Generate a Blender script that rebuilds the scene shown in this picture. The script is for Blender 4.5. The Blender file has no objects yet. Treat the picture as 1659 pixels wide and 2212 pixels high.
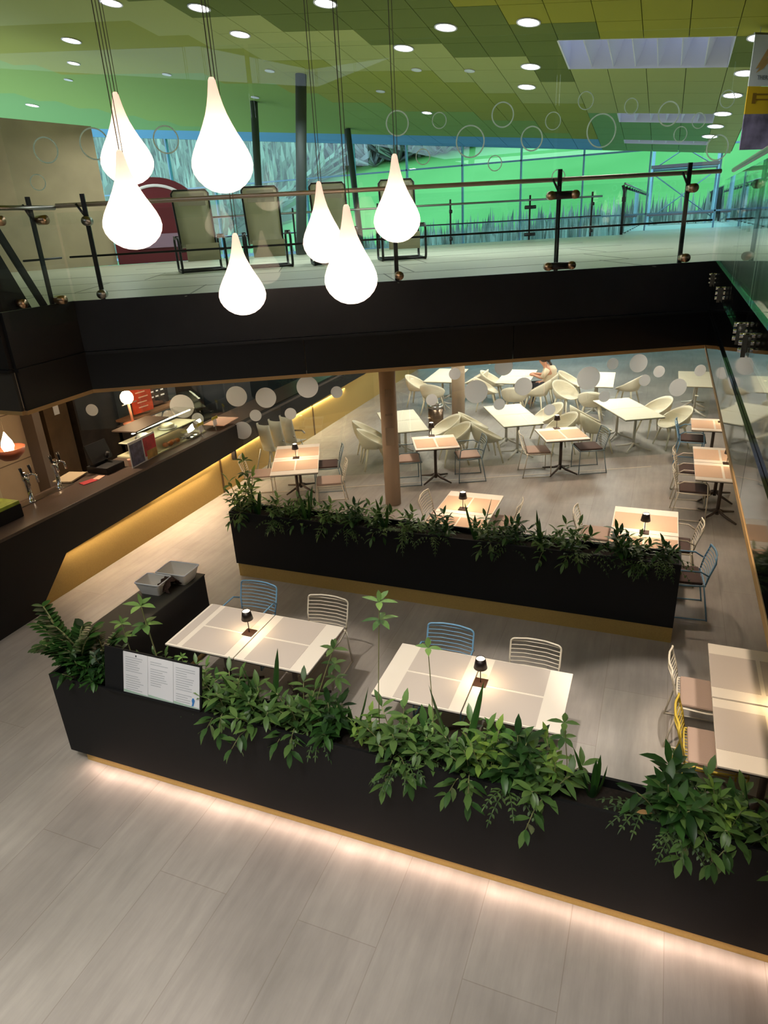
import bpy, bmesh, math, random
from mathutils import Vector, Matrix
random.seed(7)
C = bpy.context.scene.collection
PI = math.pi
R = math.radians

# ------------------------------------------------------------------ camera
HC = 4.5
yaw, pitch, roll = R(22.756), R(23.271), R(-3.222)
fw = Vector((-math.sin(yaw)*math.cos(pitch), math.cos(yaw)*math.cos(pitch), -math.sin(pitch)))
rt = Vector((math.cos(yaw), math.sin(yaw), 0)); up = rt.cross(fw)
rt, up = math.cos(roll)*rt+math.sin(roll)*up, -math.sin(roll)*rt+math.cos(roll)*up
cam = bpy.data.cameras.new('camera'); cam.sensor_fit = 'VERTICAL'; cam.sensor_height = 36; cam.sensor_width = 27
cam.lens = 1453.456/2212*36; cam.clip_start = 0.05; cam.clip_end = 600
co = bpy.data.objects.new('camera', cam); C.objects.link(co)
m = Matrix((rt, up, -fw)).transposed().to_4x4(); m.translation = (0, 0, HC); co.matrix_world = m
bpy.context.scene.camera = co

# ------------------------------------------------------------------ world, exposure
sc = bpy.context.scene
sc.view_settings.view_transform = 'Standard'; sc.view_settings.look = 'None'
sc.view_settings.exposure = 0.0; sc.view_settings.gamma = 1
sc.cycles.transparent_max_bounces = 32
sc.cycles.max_bounces = 8
sc.cycles.sample_clamp_indirect = 6
w = bpy.data.worlds.new('overcast_sky'); sc.world = w; w.use_nodes = True
nt = w.node_tree; bg = nt.nodes['Background']
tc = nt.nodes.new('ShaderNodeTexCoord'); sx = nt.nodes.new('ShaderNodeSeparateXYZ'); cr = nt.nodes.new('ShaderNodeValToRGB')
nt.links.new(tc.outputs['Generated'], sx.inputs[0]); nt.links.new(sx.outputs['Z'], cr.inputs[0]); nt.links.new(cr.outputs[0], bg.inputs[0])
cr.color_ramp.elements[0].color = (.72, .86, 1, 1); cr.color_ramp.elements[1].color = (.50, .68, 1, 1)
bg.inputs[1].default_value = 2.3

def area(name, loc, size, power, col=(1, .93, .84), rot=(0, 0, 0), sy=None, spread=180, shape=None):
    l = bpy.data.lights.new(name, 'AREA'); l.energy = power; l.color = col; l.size = size; l.spread = R(spread)
    if sy: l.shape = 'RECTANGLE'; l.size_y = sy
    elif shape: l.shape = shape
    else: l.shape = 'DISK'
    o = bpy.data.objects.new(name, l); o.location = loc; o.rotation_euler = rot; C.objects.link(o); return o
def spot(name, loc, to, power, angle=50, r=.05, col=(1, .9, .78), blend=.4):
    l = bpy.data.lights.new(name, 'SPOT'); l.energy = power; l.color = col; l.spot_size = R(angle); l.spot_blend = blend; l.shadow_soft_size = r
    o = bpy.data.objects.new(name, l); o.location = loc
    o.rotation_euler = (Vector(to)-Vector(loc)).to_track_quat('-Z', 'Y').to_euler(); C.objects.link(o); return o

# unseen atrium downlights below the green ceiling, placed to light the front floor
NEUT = (1, .95, .88)
for x, y, p in ((-7.5, .4, 45), (-3.2, -.8, 150), (.0, -.4, 100), (-5.5, 1.4, 22), (-1.0, 4.2, 10), (-4.2, -2.6, 110), (-.6, -2.6, 100)):
    area('atrium_downlight', (x, y, 8.6), .45, p*.72, NEUT, spread=88)
# added overhead panel brightening the upper gallery, coloured like daylight; then its downlights
area('gallery_fill_light', (-6, 15.5, 7.0), 8, 200, (.86, .97, 1), sy=3.0)
for x, y in ((-9, 13.2), (-6.2, 13.4), (-3.2, 14.6), (-.2, 13.5), (-13, 14.5)): area('deck_downlight', (x, y, 7.0), .3, 45, (.98, 1, .95))
# soffit downlights below the upper gallery
for x, y, p in ((-5.6, 9.9, 14), (-3.6, 11.2, 12), (-1.5, 12.1, 13), (-3.6, 8.2, 8), (-2.2, 8.6, 14), (.05, 8.7, 17), (.4, 11.2, 12), (.5, 13.3, 10)):
    area('soffit_spot', (x, y, 2.70), .10, p*.95, (1, .80, .60), spread=110)
for x, y, p in ((-4.5, 13.2, 20), (-2.5, 14.4, 24), (-.6, 15.2, 24), (-4.8, 17, 22), (-3.2, 17.6, 20), (-1.2, 17.6, 26), (-6.2, 15.5, 10), (-2, 21, 24)):
    area('soffit_panel', (x, y, 2.69), .5, p*2.3, (1, .93, .83))
area('bar_led', (-7.288, 10.6, .70), .012, 60, (1, .76, .46), sy=9.4)
area('bar_led', (-7.24, 7.6, .60), .012, 30, (1, .74, .5), (0, R(-40), 0), sy=3.6)
area('bar_light', (-8.0, 7.6, 2.5), .2, 26, (1, .76, .52))
area('bar_light', (-8.2, 10.6, 2.5), .2, 24, (1, .84, .62))
# spots out of view; two throw chair shadows, the rest brighten tables and planter
spot('atrium_spot', (.42, 5.4, 8.0), (.5, 5.35, .5), 1300, 20, .03)
spot('atrium_spot', (-.7, 2.2, 8.2), (1.05, 5.1, .75), 1700, 15, .08, (1, .80, .60))  # added overhead to brighten the dim tables at the right
spot('gallery_spot', (.4, 10.6, 2.6), (.4, 7.6, 0), 45, 80, .03)
spot('atrium_spot', (-1.2, 2.0, 8.3), (-1.2, 4.75, .7), 1700, 17, .08)
spot('atrium_spot', (-3.8, 2.0, 8.3), (-3.5, 4.75, .7), 1500, 17, .08)
spot('atrium_spot', (-.2, -1.5, 8.3), (-1.5, 3.4, .9), 260, 30, .1, (1, .97, .9))

# ------------------------------------------------------------------ materials
def s2l(c):
    return tuple((v/12.92 if v <= .04045 else ((v+.055)/1.055)**2.4) for v in [x/255 for x in c])
def mat(name, rgb, rough=.5, metal=0, spec=.5, coat=0, noise=None, bump=None, alpha=None, emit=None, trans=0):
    m = bpy.data.materials.new(name); m.use_nodes = True; nt = m.node_tree; b = nt.nodes['Principled BSDF']
    col = (*s2l(rgb), 1)
    b.inputs['Base Color'].default_value = col; b.inputs['Roughness'].default_value = rough; b.inputs['Metallic'].default_value = metal
    b.inputs['Specular IOR Level'].default_value = spec; b.inputs['Coat Weight'].default_value = coat
    b.inputs['Coat Roughness'].default_value = .03
    tc = None
    if noise or bump:
        tc = nt.nodes.new('ShaderNodeTexCoord')
    if noise:
        sc_, amt = noise[0], noise[1]
        n = nt.nodes.new('ShaderNodeTexNoise'); n.inputs['Scale'].default_value = sc_; n.inputs['Detail'].default_value = 6
        r = nt.nodes.new('ShaderNodeValToRGB'); r.color_ramp.elements[0].position = .3; r.color_ramp.elements[1].position = .7
        r.color_ramp.elements[0].color = (*[v*(1-amt) for v in col[:3]], 1); r.color_ramp.elements[1].color = (*[min(1, v*(1+amt)) for v in col[:3]], 1)
        nt.links.new(tc.outputs['Object'], n.inputs[0]); nt.links.new(n.outputs[0], r.inputs[0]); nt.links.new(r.outputs[0], b.inputs['Base Color'])
    if bump:
        n = nt.nodes.new('ShaderNodeTexNoise'); n.inputs['Scale'].default_value = bump[0]; n.inputs['Detail'].default_value = 4
        bp = nt.nodes.new('ShaderNodeBump'); bp.inputs['Strength'].default_value = bump[1]; bp.inputs['Distance'].default_value = .01
        nt.links.new(tc.outputs['Object'], n.inputs[0]); nt.links.new(n.outputs[0], bp.inputs['Height']); nt.links.new(bp.outputs[0], b.inputs['Normal'])
    if emit:
        b.inputs['Emission Color'].default_value = (*emit[0], 1); b.inputs['Emission Strength'].default_value = emit[1]
    return m
def emis(name, col, s):
    m = bpy.data.materials.new(name); m.use_nodes = True; nt = m.node_tree; nt.nodes.clear()
    e = nt.nodes.new('ShaderNodeEmission'); o = nt.nodes.new('ShaderNodeOutputMaterial')
    e.inputs[0].default_value = (*col, 1); e.inputs[1].default_value = s; nt.links.new(e.outputs[0], o.inputs[0]); return m
def glass(name, tint=(.93, .97, .96), base=.05, k=.9, rough=0, power=5):
    m = bpy.data.materials.new(name); m.use_nodes = True; nt = m.node_tree; nt.nodes.clear()
    t = nt.nodes.new('ShaderNodeBsdfTransparent'); t.inputs[0].default_value = (*tint, 1)
    g = nt.nodes.new('ShaderNodeBsdfGlossy'); g.inputs['Roughness'].default_value = rough; g.inputs[0].default_value = (1, 1, 1, 1)
    lw = nt.nodes.new('ShaderNodeLayerWeight'); lw.inputs[0].default_value = .5
    p = nt.nodes.new('ShaderNodeMath'); p.operation = 'POWER'; p.inputs[1].default_value = power
    q = nt.nodes.new('ShaderNodeMath'); q.operation = 'MULTIPLY_ADD'; q.inputs[1].default_value = k; q.inputs[2].default_value = base; q.use_clamp = True
    mx = nt.nodes.new('ShaderNodeMixShader'); o = nt.nodes.new('ShaderNodeOutputMaterial')
    nt.links.new(lw.outputs['Facing'], p.inputs[0]); nt.links.new(p.outputs[0], q.inputs[0]); nt.links.new(q.outputs[0], mx.inputs[0])
    nt.links.new(t.outputs[0], mx.inputs[1]); nt.links.new(g.outputs[0], mx.inputs[2]); nt.links.new(mx.outputs[0], o.inputs[0]); return m

def leafmat(name, a, b, rough=.38):
    m = bpy.data.materials.new(name); m.use_nodes = True; nt = m.node_tree; p = nt.nodes['Principled BSDF']
    p.inputs['Roughness'].default_value = rough
    g = nt.nodes.new('ShaderNodeNewGeometry'); r = nt.nodes.new('ShaderNodeValToRGB')
    r.color_ramp.elements[0].color = (*s2l(a), 1); r.color_ramp.elements[1].color = (*s2l(b), 1)
    nt.links.new(g.outputs['Random Per Island'], r.inputs[0]); nt.links.new(r.outputs[0], p.inputs['Base Color'])
    tr = nt.nodes.new('ShaderNodeBsdfTranslucent'); nt.links.new(r.outputs[0], tr.inputs[0])
    mx = nt.nodes.new('ShaderNodeMixShader'); mx.inputs[0].default_value = .22
    nt.links.new(p.outputs[0], mx.inputs[1]); nt.links.new(tr.outputs[0], mx.inputs[2]); nt.links.new(mx.outputs[0], nt.nodes['Material Output'].inputs[0]); return m
BLACK = mat('matt_black_panel', (21, 21, 23), .6, spec=.3, bump=(120, .1))
BLACKW = mat('black_brown_panel', (28, 24, 23), .55, spec=.35)
FASC = mat('dark_fascia', (36, 36, 40), .36, noise=(3, .15))
GLOSSY = mat('gloss_black_cladding', (14, 14, 15), .05, coat=.5)
LEDGE = mat('grey_ledge', (70, 66, 62), .4)
GOLD = mat('gold_panel', (188, 158, 92), .45, metal=.25, noise=(60, .06))
TRIMB = mat('beige_edge', (190, 150, 96), .5)
STEEL = mat('brushed_steel', (170, 166, 160), .28, metal=1)
DSTEEL = mat('dark_steel', (62, 60, 60), .38, metal=.7)
BRASS = mat('warm_steel_cap', (190, 160, 130), .3, metal=1)
CHROME = mat('chrome', (220, 220, 220), .08, metal=1)
GLASS = glass('clear_glass', (.955, .985, .975), .035, .8)
GLASSW = glass('window_glass', (.74, .97, .95), .05, .7)
GLASSR = glass('reflective_glass', (.93, .97, .96), .05, .85)
GLASSS = glass('thin_clear_plastic', (.93, .94, .92), .1, .6)
def film(name, rgb, k=.5):
    m = mat(name, rgb, .6); nt = m.node_tree; t = nt.nodes.new('ShaderNodeBsdfTranslucent'); t.inputs[0].default_value = (*s2l(rgb), 1); x = nt.nodes.new('ShaderNodeMixShader'); x.inputs[0].default_value = k
    nt.links.new(nt.nodes['Principled BSDF'].outputs[0], x.inputs[1]); nt.links.new(t.outputs[0], x.inputs[2]); nt.links.new(x.outputs[0], nt.nodes['Material Output'].inputs[0]); return m
FROST = film('frosted_film', (240, 243, 246))
RINGM = film('pale_ring_film', (244, 252, 244), .6)
WOODW = mat('cream_tabletop', (244, 234, 220), .45)
CREAM = mat('cream_laminate', (240, 232, 208), .45)
TEDGE = mat('dark_table_edge', (60, 52, 46), .6)
MATT = mat('taupe_placemat', (206, 194, 184), .8, bump=(300, .2))
MATP = mat('peach_placemat', (225, 190, 160), .8, bump=(300, .2))
PEDM = mat('table_base_metal', (88, 76, 68), .45, metal=.4)
PEDW = mat('pale_table_base', (205, 200, 188), .4, metal=.3)
WBLUE = mat('light_blue_wire', (120, 168, 205), .4)
WWHITE = mat('off_white_wire', (226, 216, 196), .4)
WYEL = mat('mustard_wire', (205, 178, 70), .4)
WGREY = mat('blue_grey_wire', (120, 140, 148), .4)
CUSHB = mat('brown_cushion', (82, 64, 58), .9, bump=(80, .2))
CUSHP = mat('pinkish_cushion', (172, 148, 134), .9, bump=(80, .2))
SHELL = mat('cream_plastic_shell', (240, 230, 204), .4)
LAMPB = mat('black_lamp_metal', (34, 26, 24), .4, metal=.3)
LAMPD = emis('lamp_diffuser', (1, .80, .52), 9)
LEAF = None
SOIL = mat('dark_soil', (36, 28, 22), .95, noise=(40, .4))
CONC = mat('beige_concrete', (176, 160, 128), .85, noise=(1.3, .13), bump=(20, .2))
CONCG = mat('warm_grey_concrete', (150, 138, 124), .85, noise=(2, .12))
DECKF = mat('pale_deck_stone', (196, 196, 176), .4, noise=(.9, .05))
SOFF = mat('soffit_plaster', (168, 150, 126), .8)
DARKW = mat('dark_back_wall', (48, 44, 40), .7, noise=(2, .2))
COUNTT = mat('brown_grey_worktop', (92, 78, 70), .28, noise=(120, .25))
RED = mat('red_print', (190, 45, 50), .5)
WHITE = mat('white_paper', (238, 238, 242), .6)
PAPER = mat('pinkish_paper', (226, 180, 156), .7)
GREYP = mat('grey_print', (190, 192, 198), .7)
MAROON = mat('maroon_panel', (100, 30, 38), .4)
COL = mat('column_paint', (190, 166, 140), .5)
COLG = mat('steel_column', (74, 82, 80), .5, metal=.2)

LEAF = leafmat('mid_green_leaf', (54, 92, 46), (124, 158, 84))
LEAFD = leafmat('dark_green_leaf', (26, 58, 26), (72, 118, 52))
LEAFL = leafmat('fresh_green_leaf', (96, 140, 60), (170, 200, 92))
LEAFG = leafmat('grey_green_leaf', (80, 104, 84), (140, 160, 132))
BLADE = leafmat('blade_leaf', (30, 66, 30), (70, 112, 44), .3)
FERN = leafmat('fern_leaf', (42, 70, 38), (96, 124, 66), .5)
STEM = mat('plant_stem', (150, 150, 100), .6)

def floor_mat():
    m = bpy.data.materials.new('grey_plank_tile_floor'); m.use_nodes = True; nt = m.node_tree; b = nt.nodes['Principled BSDF']; L = nt.links.new
    tc = nt.nodes.new('ShaderNodeTexCoord'); mp = nt.nodes.new('ShaderNodeMapping'); mp.inputs['Rotation'].default_value = (0, 0, R(90)); mp.inputs['Location'].default_value = (.3, .17, 0)
    L(tc.outputs['Object'], mp.inputs[0])
    br = nt.nodes.new('ShaderNodeTexBrick'); br.inputs['Scale'].default_value = 1; br.inputs['Brick Width'].default_value = 2.4; br.inputs['Row Height'].default_value = .6
    br.inputs['Mortar Size'].default_value = .0035; br.inputs['Mortar Smooth'].default_value = .3; br.offset = .37
    br.inputs['Color1'].default_value = (*s2l((166, 160, 153)), 1); br.inputs['Color2'].default_value = (*s2l((160, 153, 147)), 1); br.inputs['Mortar'].default_value = (*s2l((146, 138, 130)), 1)
    L(mp.outputs[0], br.inputs[0])
    mp2 = nt.nodes.new('ShaderNodeMapping'); mp2.inputs['Scale'].default_value = (7, .8, 1); L(tc.outputs['Object'], mp2.inputs[0])
    n = nt.nodes.new('ShaderNodeTexNoise'); n.inputs['Scale'].default_value = 1.6; n.inputs['Detail'].default_value = 9; n.inputs['Roughness'].default_value = .65; L(mp2.outputs[0], n.inputs[0])
    n2 = nt.nodes.new('ShaderNodeTexNoise'); n2.inputs['Scale'].default_value = .9; n2.inputs['Detail'].default_value = 8; L(tc.outputs['Object'], n2.inputs[0])
    r1 = nt.nodes.new('ShaderNodeMapRange'); r1.inputs[1].default_value = .3; r1.inputs[2].default_value = .7; r1.inputs[3].default_value = .86; r1.inputs[4].default_value = 1.1; L(n.outputs[0], r1.inputs[0])
    r2 = nt.nodes.new('ShaderNodeMapRange'); r2.inputs[1].default_value = .3; r2.inputs[2].default_value = .7; r2.inputs[3].default_value = .72; r2.inputs[4].default_value = 1.12; L(n2.outputs[0], r2.inputs[0])
    mu = nt.nodes.new('ShaderNodeMath'); mu.operation = 'MULTIPLY'; L(r1.outputs[0], mu.inputs[0]); L(r2.outputs[0], mu.inputs[1])
    vm = nt.nodes.new('ShaderNodeVectorMath'); vm.operation = 'SCALE'; L(br.outputs[0], vm.inputs[0]); L(mu.outputs[0], vm.inputs['Scale'])
    L(vm.outputs[0], b.inputs['Base Color'])
    b.inputs['Roughness'].default_value = .42; b.inputs['Specular IOR Level'].default_value = .4
    bp = nt.nodes.new('ShaderNodeBump'); bp.inputs['Strength'].default_value = .12; bp.inputs['Distance'].default_value = .01; L(n.outputs[0], bp.inputs['Height']); L(bp.outputs[0], b.inputs['Normal'])
    return m
FLOOR = floor_mat()

def hill_mat():
    m = bpy.data.materials.new('meadow_and_woods'); m.use_nodes = True; nt = m.node_tree; b = nt.nodes['Principled BSDF']; L = nt.links.new
    b.inputs['Roughness'].default_value = 1; b.inputs['Specular IOR Level'].default_value = 0
    tc = nt.nodes.new('ShaderNodeTexCoord')
    n = nt.nodes.new('ShaderNodeTexNoise'); n.inputs['Scale'].default_value = .05; n.inputs['Detail'].default_value = 6; L(tc.outputs['Object'], n.inputs[0])
    r = nt.nodes.new('ShaderNodeValToRGB'); r.color_ramp.elements[0].position = .35; r.color_ramp.elements[1].position = .7
    r.color_ramp.elements[0].color = (*s2l((112, 172, 92)), 1); r.color_ramp.elements[1].color = (*s2l((150, 204, 118)), 1); L(n.outputs[0], r.inputs[0])
    L(r.outputs[0], b.inputs['Base Color']); return m
HILL = hill_mat()
WOODS = leafmat('bare_woodland', (96, 88, 84), (186, 178, 172), 1)
HEDGE = leafmat('grey_green_scrub', (110, 118, 106), (206, 206, 190), 1)

# ------------------------------------------------------------------ mesh helpers
class MB:
    def __init__(s): s.v = []; s.f = []; s.mi = []; s.sm = []
    def add(s, vs, fs, mi=0, sm=False):
        b = len(s.v); s.v += [tuple(v) for v in vs]
        for f in fs: s.f.append(tuple(i+b for i in f)); s.mi.append(mi); s.sm.append(sm)
        return s
    def box(s, c, d, rz=0, mi=0, M=None):
        hx, hy, hz = [q/2 for q in d]; vs = []
        for z in (-hz, hz):
            for x, y in ((-hx, -hy), (hx, -hy), (hx, hy), (-hx, hy)):
                p = Vector((x*math.cos(rz)-y*math.sin(rz), x*math.sin(rz)+y*math.cos(rz), z))+Vector(c)
                if M: p = M @ p
                vs.append(p)
        return s.add(vs, [(0, 3, 2, 1), (4, 5, 6, 7), (0, 1, 5, 4), (1, 2, 6, 5), (2, 3, 7, 6), (3, 0, 4, 7)], mi)
    def prism(s, poly, z0, z1, mi=0):
        # horizontal polygon (x, y) extruded in z
        n = len(poly); vs = [(x, y, z0) for x, y in poly]+[(x, y, z1) for x, y in poly]
        fs = [tuple(range(n-1, -1, -1)), tuple(range(n, 2*n))]+[(i, (i+1) % n, n+(i+1) % n, n+i) for i in range(n)]
        return s.add(vs, fs, mi)
    def slab(s, pts, off, mi=0):
        # any planar polygon given thickness by vector off
        n = len(pts); off = Vector(off); vs = [Vector(p) for p in pts]+[Vector(p)+off for p in pts]
        fs = [tuple(range(n-1, -1, -1)), tuple(range(n, 2*n))]+[(i, (i+1) % n, n+(i+1) % n, n+i) for i in range(n)]
        return s.add(vs, fs, mi)
    def tube(s, pts, r, seg=6, closed=False, mi=0, caps=True):
        pts = [Vector(p) for p in pts]; n = len(pts); rr = r if hasattr(r, '__len__') else [r]*n
        vs = []; u = None
        for i, p in enumerate(pts):
            if closed: t = (pts[(i+1) % n]-pts[i-1])
            else: t = pts[min(i+1, n-1)]-pts[max(i-1, 0)]
            if t.length < 1e-9: t = Vector((0, 0, 1))
            t.normalize()
            if u is None: u = t.orthogonal().normalized()
            else:
                u = u-t*u.dot(t)
                u = t.orthogonal().normalized() if u.length < 1e-6 else u.normalized()
            v = t.cross(u)
            for k in range(seg):
                a = 2*PI*k/seg; vs.append(p+(u*math.cos(a)+v*math.sin(a))*rr[i])
        fs = []
        for i in range(n if closed else n-1):
            j = (i+1) % n
            for k in range(seg): fs.append((i*seg+k, i*seg+(k+1) % seg, j*seg+(k+1) % seg, j*seg+k))
        if not closed and caps: fs += [tuple(range(seg-1, -1, -1)), tuple((n-1)*seg+k for k in range(seg))]
        return s.add(vs, fs, mi, True)
    def lathe(s, prof, seg=24, c=(0, 0, 0), mi=0, sm=True):
        vs = []; n = len(prof)
        for r, z in prof:
            for k in range(seg):
                a = 2*PI*k/seg; vs.append((c[0]+r*math.cos(a), c[1]+r*math.sin(a), c[2]+z))
        fs = [(i*seg+k, i*seg+(k+1) % seg, (i+1)*seg+(k+1) % seg, (i+1)*seg+k) for i in range(n-1) for k in range(seg)]
        fs += [tuple(range(seg-1, -1, -1)), tuple((n-1)*seg+k for k in range(seg))]
        return s.add(vs, fs, mi, sm)
    def cyl(s, p0, p1, r, seg=16, mi=0):
        s.tube([p0, p1], r, seg, mi=mi); return s
    def grid(s, P, mi=0, sm=True, wrap=False):
        ny = len(P); nx = len(P[0]); vs = [p for row in P for p in row]
        fs = [(j*nx+i, j*nx+(i+1) % nx, (j+1)*nx+(i+1) % nx, (j+1)*nx+i) for j in range(ny-1) for i in range(nx if wrap else nx-1)]
        return s.add(vs, fs, mi, sm)
    def build(s, name, mats, parent=None, loc=None, bevel=0, solid=0):
        me = bpy.data.meshes.new(name); me.from_pydata(s.v, [], s.f)
        for mm in (mats if isinstance(mats, (list, tuple)) else [mats]): me.materials.append(mm)
        me.polygons.foreach_set('material_index', s.mi); me.polygons.foreach_set('use_smooth', s.sm)
        bm = bmesh.new(); bm.from_mesh(me); bmesh.ops.recalc_face_normals(bm, faces=bm.faces); bm.to_mesh(me); bm.free()
        me.update()
        o = bpy.data.objects.new(name, me); C.objects.link(o)
        if parent: o.parent = parent
        if loc: o.location = loc
        if bevel:
            b = o.modifiers.new('bevel', 'BEVEL'); b.width = bevel; b.segments = 2; b.limit_method = 'ANGLE'
        if solid:
            b = o.modifiers.new('solid', 'SOLIDIFY'); b.thickness = solid; b.offset = 0
        return o
def tag(o, label, cat, group=None, kind=None):
    if label: o['label'] = label
    if cat: o['category'] = cat
    if group: o['group'] = group
    if kind: o['kind'] = kind
    return o
def struct(o, label=None):
    o['kind'] = 'structure'
    if label: o['label'] = label
    return o
def thing(name, label, cat, loc=(0, 0, 0), rz=0, group=None):
    o = bpy.data.objects.new(name, None); C.objects.link(o); o.location = loc; o.rotation_euler = (0, 0, rz); o.empty_display_size = .1
    return tag(o, label, cat, group)
def dup(root, loc, rz=0, label=None, group=None, scale=None):
    def cp(o, parent):
        c = o.copy(); C.objects.link(c)
        if parent: c.parent = parent
        for ch in o.children: cp(ch, c)
        return c
    r = cp(root, None); r.location = loc; r.rotation_euler = (0, 0, rz)
    if label: r['label'] = label
    if group: r['group'] = group
    if scale: r.scale = (scale,)*3
    return r
def place(first, proto, loc, rz, label, group=None, scale=None):
    # first use moves the prototype itself
    if first:
        proto.location = loc; proto.rotation_euler = (0, 0, rz); proto['label'] = label
        if group: proto['group'] = group
        if scale: proto.scale = (scale,)*3
        return proto
    return dup(proto, loc, rz, label, group, scale)

# frame of the bridge edge: s along, p away from the camera
G = R(27.4); BD = Vector((math.cos(G), math.sin(G), 0)); BN = Vector((-math.sin(G), math.cos(G), 0))
def B(s, p, z): v = BD*s+BN*p; return Vector((v.x, v.y, z))
def bxy(s, p): v = B(s, p, 0); return (v.x, v.y)

# ------------------------------------------------------------------ structure
struct(MB().box((-6, 10, -.1), (24, 36, .2)).build('floor', FLOOR))
DZ = 3.8
deck_poly = [(-16.8, 5.42), (-6.62, 5.42), (-6.66, 6.52), (.63, 10.29), (.63, -6), (5, -6), (5, 22.9), (-1.5, 22.3), (-3.3, 21.9), (-7.2, 20.1), (-13.9, 15.5), (-16.8, 13.6)]
struct(MB().prism(deck_poly, 2.78, DZ-.12).build('ceiling_soffit', SOFF))
fl = MB().prism(deck_poly, DZ-.12, DZ); struct(fl.build('floor_upper', DECKF))
# stone joints on the upper floor
jt = MB()
for p in (10.4, 12.4, 14.6, 16.8, 19): 
    a, b = B(-5.5 if p < 16 else -4, p, DZ+.001), B(6.5, p, DZ+.001); jt.box((a+b)/2, ((b-a).length, .02, .003), G)
for s in (-4, -1.7, .9, 4.2): 
    for p in (9.6, 11.4, 13.5): jt.box(B(s+(p-9)*.25, p, DZ+.001), (.02, 1.8, .003), G)
struct(jt.build('trim_1', mat('deck_joint', (120, 122, 108), .6)))
struct(MB().prism([(-1.45, 22.2), (1.85, 22.6), (1.85, 60), (-1.35, 60)], DZ-.3, DZ-.01).build('floor_walkway', DECKF), None)

# bridge fascia: upper band, crease, lower band, beige bottom trim
def fascia(name, a, b, mat_u, mat_l, out, splits=3):
    # a, b: ends (x, y); out: unit vector towards the open atrium
    a = Vector((*a, 0)); b = Vector((*b, 0)); o = Vector((*out, 0)); u = MB(); l = MB(); t = MB()
    for k in range(splits):
        p = a.lerp(b, k/splits); q = a.lerp(b, (k+1)/splits); g = (q-p).normalized()*.006
        u.slab([p+g*0+Vector((0, 0, 3.22)), q+Vector((0, 0, 3.22)), q+Vector((0, 0, DZ+.02)), p+Vector((0, 0, DZ+.02))], o*.05)
        l.slab([p+g+Vector((0, 0, 2.74)), q-g+Vector((0, 0, 2.74)), q-g+Vector((0, 0, 3.19)), p+g+Vector((0, 0, 3.19))], o*.035)
    u.slab([a+Vector((0, 0, 3.18)), b+Vector((0, 0, 3.18)), b+Vector((0, 0, 3.215)), a+Vector((0, 0, 3.215))], o*.07)
    t.slab([a+Vector((0, 0, 2.70)), b+Vector((0, 0, 2.70)), b+Vector((0, 0, 2.745)), a+Vector((0, 0, 2.745))], o*.04)
    struct(u.build('wall_'+name, mat_u)); struct(l.build('wall_'+name+'_lower', mat_l)); struct(t.build('trim_2', TRIMB))
fascia('bridge', (-6.66, 6.50), (.62, 10.277), FASC, mat('dark_blue_black_cladding', (20, 20, 24), .28), (BN*-1).xy)
fascia('gallery_left', (-6.62, 5.42), (-6.66, 6.52), BLACKW, BLACKW, (1, 0), 1)
fascia('gallery_end', (-12, 5.42), (-6.62, 5.42), BLACKW, mat('dark_grey_cladding', (58, 56, 54), .4), (0, -1), 2)
fascia('gallery_right', (.615, 10.24), (.615, -4), GLOSSY, GLOSSY, (-1, 0), 5)

# enclosing walls of the hall
struct(MB().box((-18.1, 0, 4.4), (.2, 16, 9.2)).build('wall_left', CONCG))
struct(MB().box((-6, -8.1, 4.4), (24.5, .2, 9.2)).build('wall_back', mat('dim_hall_wall', (90, 86, 80), .8)))
struct(MB().box((5.1, 4, 4.4), (.2, 38, 9.2)).build('wall_right', mat('dim_side_wall', (100, 104, 94), .8)))
struct(MB().box((1.95, 11.5, 1.35), (.12, 29, 2.7)).build('wall_dining_right', CONC))
# concrete wall on the upper floor at the left
P0, P1 = Vector((-17.6, 12.05, DZ)), Vector((-14.15, 15.72, DZ))
struct(MB().slab([P0, P1, P1+Vector((.0, 0, 3.35)), P0+Vector((0, 0, 3.8))], (-.28, .26, 0)).build('wall_upper_left', CONC))

# window wall
WY = 26.0
win = MB(); 
for i in range(16):
    x = -29.9+2.09*i+.0
    if x > 2: break
fr = MB(); xs = [-9.23+2.09*k for k in range(-9, 8)]
for x in xs: fr.box((x, WY, 3.9), (.05, .14, 8.6 if x < 1 else 9.4))
for z in (1.15, 2.7, 4.3, 6.2): fr.box((-9, WY-.02, z), (40, .10, .05))
fr.box((-9, WY, 3.55), (40, .1, .10))
w1 = struct(fr.build('window_1', mat('blue_grey_mullion', (120, 165, 190), .4, metal=.3)))
struct(MB().box((-9, WY+.02, 4.3), (40, .02, 8.6)).build('window_pane', GLASSW, w1))

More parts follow.
